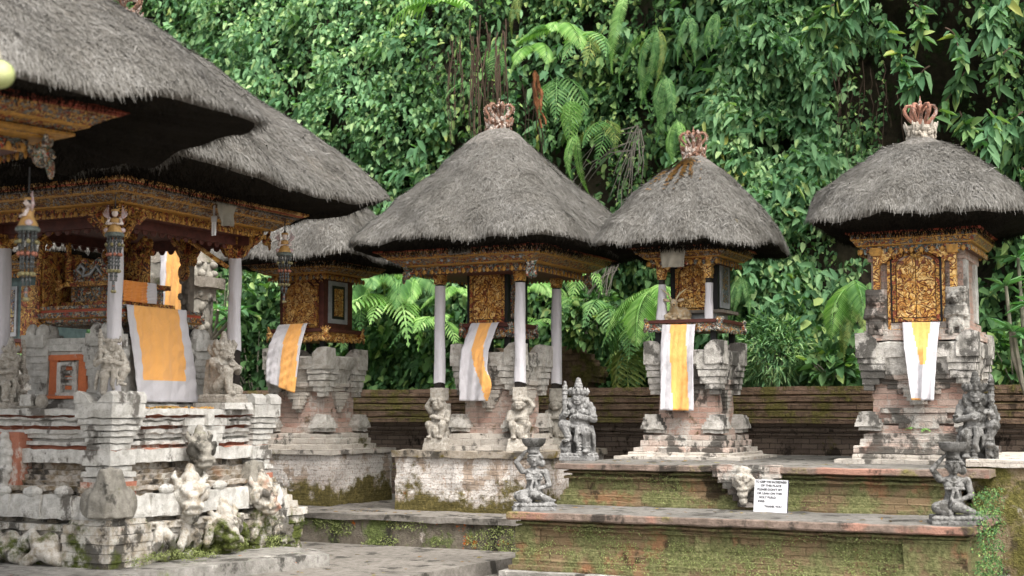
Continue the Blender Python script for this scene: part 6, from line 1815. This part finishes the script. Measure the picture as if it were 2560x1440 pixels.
for i, ((px, py), L) in enumerate(blist):
    Y = 20.2 - .5 * rgb.random()
    p = at(px, py - 50, Y)
    branch(tuple(p), (rgb.uniform(-.6, .4), -.25, -.25), L, 34, .25, .105, M['leaf_long'] if i % 3 else M['leaf_mid'], "long leaved branch drooping over the dark hollow above the brick shrine", 100 + i)

# unseen leaf layer added above the frame to shade the right of the cliff
cn = 700; rc = np.random.default_rng(77)
Pc = np.stack([rc.uniform(-6.5, 1.5, cn), rc.uniform(15.6, 21.5, cn), rc.uniform(10.6, 12.6, cn)], 1)
lc = .42 * rc.uniform(.6, 1.3, cn)
tag(leaves("added_shade_canopy", Pc, rc.normal(0, .6, (cn, 3)) + [0, -.4, -.3], rc.normal(0, .5, (cn, 3)) + [0, -.3, .9], lc, lc * .5, M['leaf_mid']), "unseen leaf canopy added above the frame to shade the cliff", None, None, 'stuff')
# ferns
def frond_arrays(L, W, npair, droop, rise, bip=False, tri=False, seed=0, tipdroop=.25):
    """one frond along +x: arched rib and comb of pinnae; returns quads"""
    rg = np.random.default_rng(seed)
    V, F = [], []
    def rib(s):
        return np.array([L * (s - .18 * s ** 3 * droop), 0.03 * L * math.sin(s * 4 + seed), L * (rise * s - droop * s ** 2)])
    def quadleaf(p, d, n, l, w):
        d = d / np.linalg.norm(d); s_ = np.cross(d, n); s_ = s_ / np.linalg.norm(s_)
        a = p + d * l * .35 + np.array([0, 0, -.06 * l]); t = p + d * l + np.array([0, 0, -tipdroop * l])
        b = p + d * l * .72 + np.array([0, 0, -tipdroop * .45 * l])
        o = len(V)
        V.extend([p, a + s_ * w * .5, b + s_ * w * .34, t, b - s_ * w * .34, a - s_ * w * .5])
        F.append((o, o + 1, o + 2, o + 3)); F.append((o, o + 3, o + 4, o + 5))
    for i in range(npair):
        s = .10 + .9 * (i + .5) / npair
        p = rib(s); tg = rib(min(1, s + .02)) - rib(s - .02); tg /= np.linalg.norm(tg)
        sh = (math.sin(PI * min(1, s ** .75)) ** .8) if not (bip or tri) else ((1 - s) ** .85 * min(1, (s + .05) * 6))
        l = W * max(.06, sh) * rg.uniform(.88, 1.08)
        for q in (-1, 1):
            side = np.array([0, q, 0]) ; d = side * 1.0 + tg * (.35 + .4 * s) + np.array([0, 0, -.12])
            n = np.cross(tg, side * q); n = n if n[2] > 0 else -n
            if not bip: quadleaf(p, d, n, l, L / npair * (.50 if tri else .62))
            else:
                d = d / np.linalg.norm(d); m = max(4, int(9 * sh))
                for k in range(m):
                    u = (k + .5) / m
                    pp = p + d * l * u + np.array([0, 0, -.22 * l * u * u])
                    for r in (-1, 1):
                        s2 = np.cross(d, n) * r
                        quadleaf(pp, s2 + d * .55, n, l * .25 * (1 - u * .7) + .006, l / m * .58)
    # rib
    m = 12
    for i in range(m):
        a, b_ = rib(i / m), rib((i + 1) / m); w_ = .008 * L
        o = len(V); V.extend([a + [0, w_, .004], b_ + [0, w_ * .8, .004], b_ - [0, w_ * .8, -.004], a - [0, w_, -.004]]); F.append((o, o + 1, o + 2, o + 3))
    return np.array(V), np.array(F)
FR = {}
def frond_mesh(key, **kw):
    V, F = frond_arrays(**kw)
    out = []
    for mk in ('fern_light', 'fern_mid', 'fern_old'):
        o = np_mesh("frond", V, F, M[mk]); me = o.data; bpy.data.objects.remove(o); out.append(me)
    FR[key] = out
frond_mesh('sword', L=1.0, W=.105, npair=40, droop=.95, rise=.25, seed=1)
frond_mesh('sword2', L=1.0, W=.13, npair=44, droop=.7, rise=.4, seed=2)
frond_mesh('broad', L=1.0, W=.24, npair=34, droop=.62, rise=.45, seed=3, tipdroop=.4)
frond_mesh('broad2', L=1.0, W=.26, npair=30, droop=.85, rise=.5, seed=4, tipdroop=.5)
frond_mesh('lace', L=1.0, W=.40, npair=13, droop=.6, rise=.35, tri=True, seed=5, tipdroop=.35)
frond_mesh('lace2', L=1.0, W=.36, npair=14, droop=.9, rise=.3, tri=True, seed=6, tipdroop=.45)
def fern(px, py, Y, size, kinds, n, spread, mat, label, seed, tilt=(0, 0), az0=-90):
    """fern plant rooted at the cliff point behind pixel (px, py); fronds fan out towards -y"""
    p = at(px, py, Y)
    if Y > 19:
        for _ in range(3): p = at(px, py, min(Y, cliff_y(p.x, p.z) - 1.0))
    rg = random.Random(seed)
    t = thing("fern", p, label, "fern", "ferns on the cliff")
    for i in range(n):
        a = math.radians(az0 + (spread * ((i + .5) / n - .5) * 2 if n > 1 else 0) + rg.uniform(-10, 10))
        k = rg.choice(kinds)
        o = bpy.data.objects.new("frond", FR[k][mat if rg.random() < .8 else min(2, mat + 1)])
        COL.objects.link(o); o.parent = t
        s = size * rg.uniform(.75, 1.12)
        o.scale = (s, s * rg.uniform(.85, 1.1), s)
        o.rotation_euler = (rg.uniform(-.3, .3), math.radians(rg.uniform(*tilt)) if tilt != (0, 0) else rg.uniform(-.2, .35), a)
    return t
SW, BR, LA = ('sword', 'sword2'), ('broad', 'broad2'), ('lace', 'lace2')
fern(1400, 70, 20.4, .95, BR, 4, 75, 0, "light green arching fern high on the cliff above the largest crown", 1)
fern(1345, 120, 20.3, .95, BR, 3, 55, 0, "pale fern with a drooping comb of fronds below the arching one", 2, (10, 35))
fern(1300, -20, 20.5, .75, SW, 2, 20, 2, "single olive hanging frond at the top edge", 3, (50, 70))
fern(1560, -15, 20.2, 1.25, SW, 2, 20, 0, "long narrow light frond hanging from the top edge", 4, (45, 60))
fern(1640, 70, 20.2, 1.15, SW, 5, 70, 1, "sword fern with several long hanging fronds left of the leafy column", 5, (40, 65))
fern(1660, 190, 20.1, 1.0, SW, 4, 60, 1, "lower sword fern beside the leafy column", 6, (40, 65))
fern(1470, 85, 20.5, 1.1, LA, 4, 70, 1, "lacy fern right of the arching light fern", 7, (15, 40))
fern(1400, 190, 20.3, 1.0, LA, 4, 80, 1, "lacy fern hanging in the middle of the cliff", 8, (25, 50))
fern(1430, 240, 20.1, .95, LA, 3, 60, 0, "bright lacy fern tail right of the largest crown", 9, (45, 65))
fern(1440, 330, 20.1, 1.1, SW, 2, 15, 0, "thin hanging fern tail ending at the slope of the largest roof", 10, (55, 72))
fern(1090, 10, 20.4, 1.1, LA, 5, 80, 0, "light lacy fern at the top left of the hanging roots", 11)
fern(1170, 215, 20.6, .6, SW, 4, 80, 1, "dark small fern among the hanging roots", 12)
fern(970, 745, 19.9, 1.35, LA, 6, 85, 0, "broad light fern between the hidden shrine and the largest shrine", 13)
fern(1040, 700, 20.0, 1.15, BR, 5, 80, 0, "arching fern left of the first white post", 14)
fern(985, 640, 20.3, .75, SW, 4, 50, 2, "old hanging fern under the left eave of the largest shrine", 15, (40, 65))
fern(905, 760, 19.9, .9, LA, 5, 85, 1, "lacy fern beside the half hidden gilded cabinet", 16)
fern(1150, 730, 20.0, .8, BR, 5, 80, 0, "fern behind the left side of the largest shrine's cabinet", 17)
fern(1335, 720, 20.0, .9, BR, 5, 80, 0, "fern behind the right side of the largest shrine's cabinet", 18)
fern(1350, 800, 19.8, .6, LA, 4, 80, 0, "low fern between the two right white posts", 19)
fern(1650, 715, 19.7, 1.35, BR, 5, 70, 0, "large pale fern with broad smooth fronds left of the deer shrine", 20, (15, 45))
fern(1600, 790, 19.7, 1.25, LA, 5, 75, 1, "spreading fern below the large pale fern", 21, (15, 40))
fern(1580, 850, 19.7, 1.2, LA, 3, 45, 2, "dark triangular fern hanging over the wall left of the deer shrine", 22, (40, 60))
fern(1500, 760, 19.9, 1.0, LA, 5, 85, 1, "feathery fern over the stepped brick stump", 23)
fern(1430, 740, 20.0, .7, LA, 4, 85, 0, "fern right of the rear white post", 24)
fern(2140, 700, 19.9, 1.0, BR, 3, 40, 0, "light fern left of the gilded door of the brick shrine", 25, (25, 50))
fern(2130, 770, 19.8, .7, SW, 5, 80, 2, "dry drooping fern left of the stone figure on the brick shrine", 26, (20, 50))
fern(1850, 690, 20.0, .7, SW, 4, 70, 1, "shaded fern just right of the deer shrine cabinet", 27, (30, 60))
fern(1720, 40, 20.3, .7, SW, 3, 60, 1, "sword fern half covered by the leafy column", 28, (40, 60))
fern(1250, 350, 20.8, .5, SW, 3, 70, 1, "small fern beside the neck of the largest roof", 29)
fern(880, 840, 19.8, .6, LA, 4, 85, 0, "low fern above the wall beside the hidden shrine", 30)

fern(1515, 300, 20.4, .8, LA, 4, 70, 1, "lacy fern low in the hollow between the two middle crowns", 41, (25, 50))
fern(1240, 120, 20.5, .7, LA, 4, 75, 1, "fern in front of the thick root curtain", 42, (15, 45))
fern(1690, 300, 20.0, .8, SW, 4, 60, 0, "light sword fern just above the crown of the deer shrine", 43, (45, 65))
fern(1790, 30, 20.1, .8, SW, 3, 50, 1, "sword fern at the top edge on the leafy column", 44, (45, 65))
fern(1090, 800, 19.8, .9, LA, 5, 85, 0, "bright low fern behind the left white post", 45)
fern(930, 690, 20.0, 1.0, BR, 5, 80, 1, "arching fern just right of the half hidden gilded cabinet", 46)
fern(1450, 680, 20.1, .9, LA, 4, 80, 0, "fern under the right eave of the largest roof", 47)
# hanging roots, dead fronds, twigs
def strands(name, label, cat, px0, px1, py0, py1, n, r, mat, Y=20.6, seed=0, lean=0.0, wob=.05, group=None):
    rg = random.Random(seed)
    p = at((px0 + px1) / 2, py0, Y)
    t = thing(name, p, label, cat, group)
    b = MB()
    for i in range(n):
        a = at(rg.uniform(px0, px1), py0 + rg.uniform(-10, (py1 - py0) * .3), Y - rg.uniform(0, .4))
        L = (py1 - py0) / F_PX * 23 * rg.uniform(.5, 1.05)
        x = a.x; pts = []
        for k in range(9):
            u = k / 8
            x += rg.uniform(-wob, wob) + lean * L / 8
            pts.append((x, a.y + .03 * math.sin(k + i), a.z - L * u))
        b.tube(pts, [r * rg.uniform(.6, 1.2) * (1 - .5 * k / 8) for k in range(9)], 5)
    b.build("strands", mat, t)
    return t
strands("hanging_roots", "thick brown curtain of hanging roots above the largest crown", "roots", 1165, 1265, 40, 400, 26, .013, M['root'], 20.5, 1, 0, .03, "hanging root bundles")
strands("hanging_roots", "thinner brown hanging roots left of the root curtain", "roots", 1110, 1150, 90, 320, 8, .010, M['root'], 20.4, 2, .02, .03, "hanging root bundles")
strands("hanging_roots", "brown roots hanging right of the largest crown", "roots", 1300, 1350, 190, 420, 9, .010, M['root'], 20.6, 3, .08, .03, "hanging root bundles")
strands("dead_frond", "rust brown dead frond hanging right of the largest crown", "dead frond", 1335, 1352, 180, 345, 5, .03, M['rust_root'], 20.3, 4, .14, .03)
strands("hanging_roots", "thin bare stems hanging in the dark hollow left of the brick shrine crown", "roots", 2080, 2250, 150, 420, 12, .004, M['root'], 21.3, 5, .0, .05, "hanging root bundles")
strands("hanging_roots", "thin roots beside the gilded cabinet at the foot of the cliff", "roots", 985, 1010, 560, 760, 6, .012, M['root'], 20.4, 6, .0, .03, "hanging root bundles")
def twigs(label, px, py, n, L, Y, seed, spread=.7, base=-2.0):
    rg = random.Random(seed); p = at(px, py, Y)
    t = thing("dead_branch", p, label, "dead branch", "grey dead branches on the cliff")
    b = MB()
    for i in range(n):
        a = base + rg.uniform(-spread, spread)
        d = Vector((math.cos(a), rg.uniform(-.25, .1), math.sin(a)))
        l = L * rg.uniform(.4, 1.1); o = p + Vector((rg.uniform(-.06, .06), 0, rg.uniform(-.25, .25)))
        b.tube([o, o + d * l * .35 + Vector((0, 0, .09)), o + d * l * .7 + Vector((rg.uniform(-.06, .06), 0, .02)), o + d * l + Vector((rg.uniform(-.1, .1), 0, -.22 * l))], [.009, .007, .006, .003], 5)
    b.build("twigs", M['twig'], t)
twigs("bundle of grey dead fronds between the largest roof and the deer shrine roof", 1590, 350, 15, 1.2, 20.4, 1, .95)
twigs("grey dead fronds under the right eave of the largest shrine", 1540, 640, 22, .95, 19.9, 2, .5, -2.2)
twigs("straight grey stalk with drooping twigs above the dead fronds", 1594, 325, 5, .7, 20.0, 3, .3, -1.7)

# bushy plant right of the deer shrine, broad leaved plants by the brick shrine, frangipani at the edge
def bush(name, label, c, r, n, L, W, mat, seed, up=.5, stems=True):
    rg = np.random.default_rng(seed)
    t = thing(name, (c[0], c[1], c[2] - r[2]), label, "plant")
    d = norm(rg.normal(0, 1, (n, 3))); rad = rg.uniform(.35, 1, (n, 1)) ** .5
    P = np.array(c) + d * rad * np.array(r) * (1 + .25 * np.sin(d[:, :1] * 7 + seed) * np.cos(d[:, 2:3] * 6))
    D = d * .7 + rg.normal(0, .5, (n, 3)) + [0, -.2, -.15]
    Nn = rg.normal(0, .4, (n, 3)) + [0, -.4, up + .3]
    l = L * rg.uniform(.6, 1.3, n)
    leaves("leaves", P, D, Nn, l, l * W / L, mat, t)
    b = MB(); rr = random.Random(seed)
    for i in range(8):
        e = Vector(c) + Vector((rr.uniform(-1, 1) * r[0], rr.uniform(-1, 1) * r[1], rr.uniform(0, .8) * r[2])) * .8
        b.tube([(c[0], c[1] + .1, c[2] - r[2]), tuple((Vector((c[0], c[1], c[2] - r[2])) + e) / 2 + Vector((0, 0, .05))), tuple(e)], [.015, .011, .005], 5)
    b.build("stems", M['stem'], t)
    return t
p = at(1930, 880, 20.0); bush("feathery_bush", "feathery blue green bush over the wall right of the deer shrine", p, (.62, .4, .55), 3800, .11, .022, M['leaf_bright'], 3)
p = at(2080, 920, 19.9); bush("broad_leaved_plant", "broad leaved plant on the wall left of the brick shrine", p, (.42, .3, .26), 190, .20, .13, M['leaf_mid'], 4)
p = at(1480, 800, 19.9); bush("leafy_shrub", "loose light green shrub right of the rear white post", p, (.55, .4, .45), 900, .13, .08, M['leaf_mid'], 5)
p = at(2530, 900, 19.9); bush("broad_leaved_plant", "broad leaved plant behind the wall at the right edge", p, (.5, .3, .4), 260, .20, .12, M['leaf_mid'], 6)
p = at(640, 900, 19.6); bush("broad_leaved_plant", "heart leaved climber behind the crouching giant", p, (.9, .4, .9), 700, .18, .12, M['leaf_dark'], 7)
p = at(560, 730, 19.4); bush("heart_leaved_climber", "heart leaved climber hanging beside the second white post of the pavilion", p, (.7, .4, 1.0), 420, .19, .13, M['leaf_mid'], 8)
p = at(2225, 905, 18.6)

def frangipani(name, label, tips, base, seed, Lf=.34):
    rg = random.Random(seed)
    t = thing(name, base, label, "shrub", "frangipani shrubs")
    b = MB(); P, D, N = [], [], []
    for tip in tips:
        tip = Vector(tip); B = Vector(base); m = B.lerp(tip, .55) + Vector((rg.uniform(-.1, .1), 0, -.1))
        b.tube([B, m, tip], [.035, .026, .02], 7)
        for i in range(11):
            a = i * 2.4 + rg.uniform(-.2, .2); el = rg.uniform(-.25, .75)
            d = Vector((math.cos(a) * math.cos(el), math.sin(a) * math.cos(el), math.sin(el)))
            P.append(tip + d * .02); D.append(d); N.append(Vector((0, -.15, 1)) + d * -.3)
    n = len(P); l = np.array([Lf * rg.uniform(.65, 1.1) for _ in range(n)])
    b.build("branches", M['stem'], t)
    leaves("leaves", np.array(P), np.array(D), np.array(N), l, l * .30, M['leaf_frangi'], t, .18, .22)
    return t
frangipani("frangipani_shrub", "frangipani shrub with long glossy leaves at the right edge", [at(2515, 715, 17.6), at(2545, 645, 17.8), at(2575, 760, 17.5), at(2535, 830, 17.6), at(2600, 850, 17.6), at(2620, 690, 17.6)], tuple(at(2590, 1060, 17.8)), 1)
frangipani("frangipani_shrub", "small frangipani seen between the pavilion and its second white post", [at(545, 775, 16.6), at(575, 800, 16.8), at(520, 800, 16.9), at(600, 775, 17.0)], tuple(at(505, 860, 17.0)), 2, .3)
frangipani("frangipani_shrub", "bright leaves seen through the pavilion above the orange cloth", [at(345, 625, 17.5), at(372, 615, 17.6), at(335, 600, 17.7)], tuple(at(350, 760, 17.6)), 3, .32)
p = at(35, 845, 15.6); bush("pot_plant", "small green plant behind the guardian at the left edge", (p.x, p.y, p.z), (.25, .2, .14), 160, .11, .07, M['leaf_bright'], 9)

# small weeds and moss tufts on the brick steps
def tufts(name, label, pts, L, mat, seed, per=6):
    rng = np.random.default_rng(seed)
    C = np.repeat(np.array(pts), per, 0); n = len(C)
    C = C + rng.normal(0, .014, (n, 3))
    D = rng.normal(0, .7, (n, 3)) + [0, -.5, .1]; N = rng.normal(0, .4, (n, 3)) + [0, -.6, .6]
    l = L * rng.uniform(.5, 1.4, n)
    o = leaves(name, C, D, N, l, l * .65, mat); tag(o, label, None, None, 'stuff'); return o
pts = []; rg = random.Random(31)
def face_z(z):                     # how far the lower step stands back at a given height
    return 13.3 + (.0 if z < .03 else .035 if z < .09 else .06 if z < .16 else .085 if z < .21 else .12 if z < .40 else .07)
while len(pts) < 2800:
    x = rg.uniform(-6.6, -2.05); z = rg.uniform(.02, .44)
    if mnoise.noise(Vector((x * 1.6, z * 4, 9.0))) + .4 * mnoise.noise(Vector((x * 6, z * 9, 2.0))) < -.12 + (.12 if z > .38 else 0): continue
    pts.append((x, face_z(z) - .005, z))
tufts("moss_weeds", "tiny pale green weeds growing over the lower brick step", pts, .012, M['moss_tuft'], 1, 4)
pts = []
while len(pts) < 700:
    x = rg.uniform(-6.6, -2.3); z = rg.uniform(.6, .92)
    if mnoise.noise(Vector((x * 1.4, z * 4, 4.0))) < .12: continue
    pts.append((x, 14.6 + (.03 if z < .68 else .06 if z < .735 else .1 if z < .86 else .06) - .005, z))
tufts("moss_weeds", "tiny pale green weeds on the upper brick step", pts, .011, M['moss_tuft'], 2, 4)
pts = []
while len(pts) < 900:
    if rg.random() < .6:
        x, y, z = rg.uniform(-10.4, -6.7), 14.82, rg.uniform(-.0, .30)
        if mnoise.noise(Vector((x * 1.8, z * 5, 14.0))) < .05: continue
    else:
        x, y, z = -9.30 + rg.uniform(-.05, .12), rg.uniform(10.6, 13.2), rg.uniform(.12, .26)
        if mnoise.noise(Vector((y * 1.8, z * 5, 6.0))) < .0: continue
    pts.append((x, y - .01, z))
tufts("moss_weeds", "green moss and weeds along the raised path and the pavilion foot", pts, .016, M['moss_tuft'], 3)
pts = [(-2.0 + rg.uniform(-.03, .07), rg.uniform(13.4, 15.0), rg.uniform(.0, .85)) for _ in range(420)]
tufts("moss_weeds", "green weeds climbing the right end of the terrace", pts, .02, M['leaf_mid'], 4)
# two little ferns in the niche of the brick shrine
for i, (px, py) in enumerate(((2278, 1068), (2315, 1072))):
    fern(px, py, RY - .56, .085, BR, 4, 85, 0, "tiny fern growing in the dark niche of the brick shrine, %s of two" % ("left" if i == 0 else "right"), 60 + i)

# fallen leaves on the paving
fl = random.Random(88); FP = []
for _ in range(60): FP.append((fl.uniform(-10.5, -7.2), fl.uniform(11.5, 14.7), .006))
for _ in range(50): FP.append((fl.uniform(-10.5, -6.8), fl.uniform(14.9, 15.55), .376))
for _ in range(40): FP.append((fl.uniform(-6.5, -2.2), fl.uniform(13.4, 14.5), .581))
for _ in range(30): FP.append((fl.uniform(-6.3, -2.4), fl.uniform(14.7, 15.9), 1.036))
rf_ = np.random.default_rng(89); nF = len(FP); lf = .06 * rf_.uniform(.5, 1.4, nF)
tag(leaves("fallen_leaves", np.array(FP), rf_.normal(0, 1, (nF, 3)) * [1, 1, .08], rf_.normal(0, .15, (nF, 3)) + [0, 0, 1], lf, lf * .45, leafmat("dry_leaf", [(.1, (.10, .05, .02)), (.5, (.20, .12, .04)), (.9, (.24, .22, .06))], .1, .7, .1), None, .1, .0), "dry leaves lying about on the paving and steps", None, None, 'stuff')
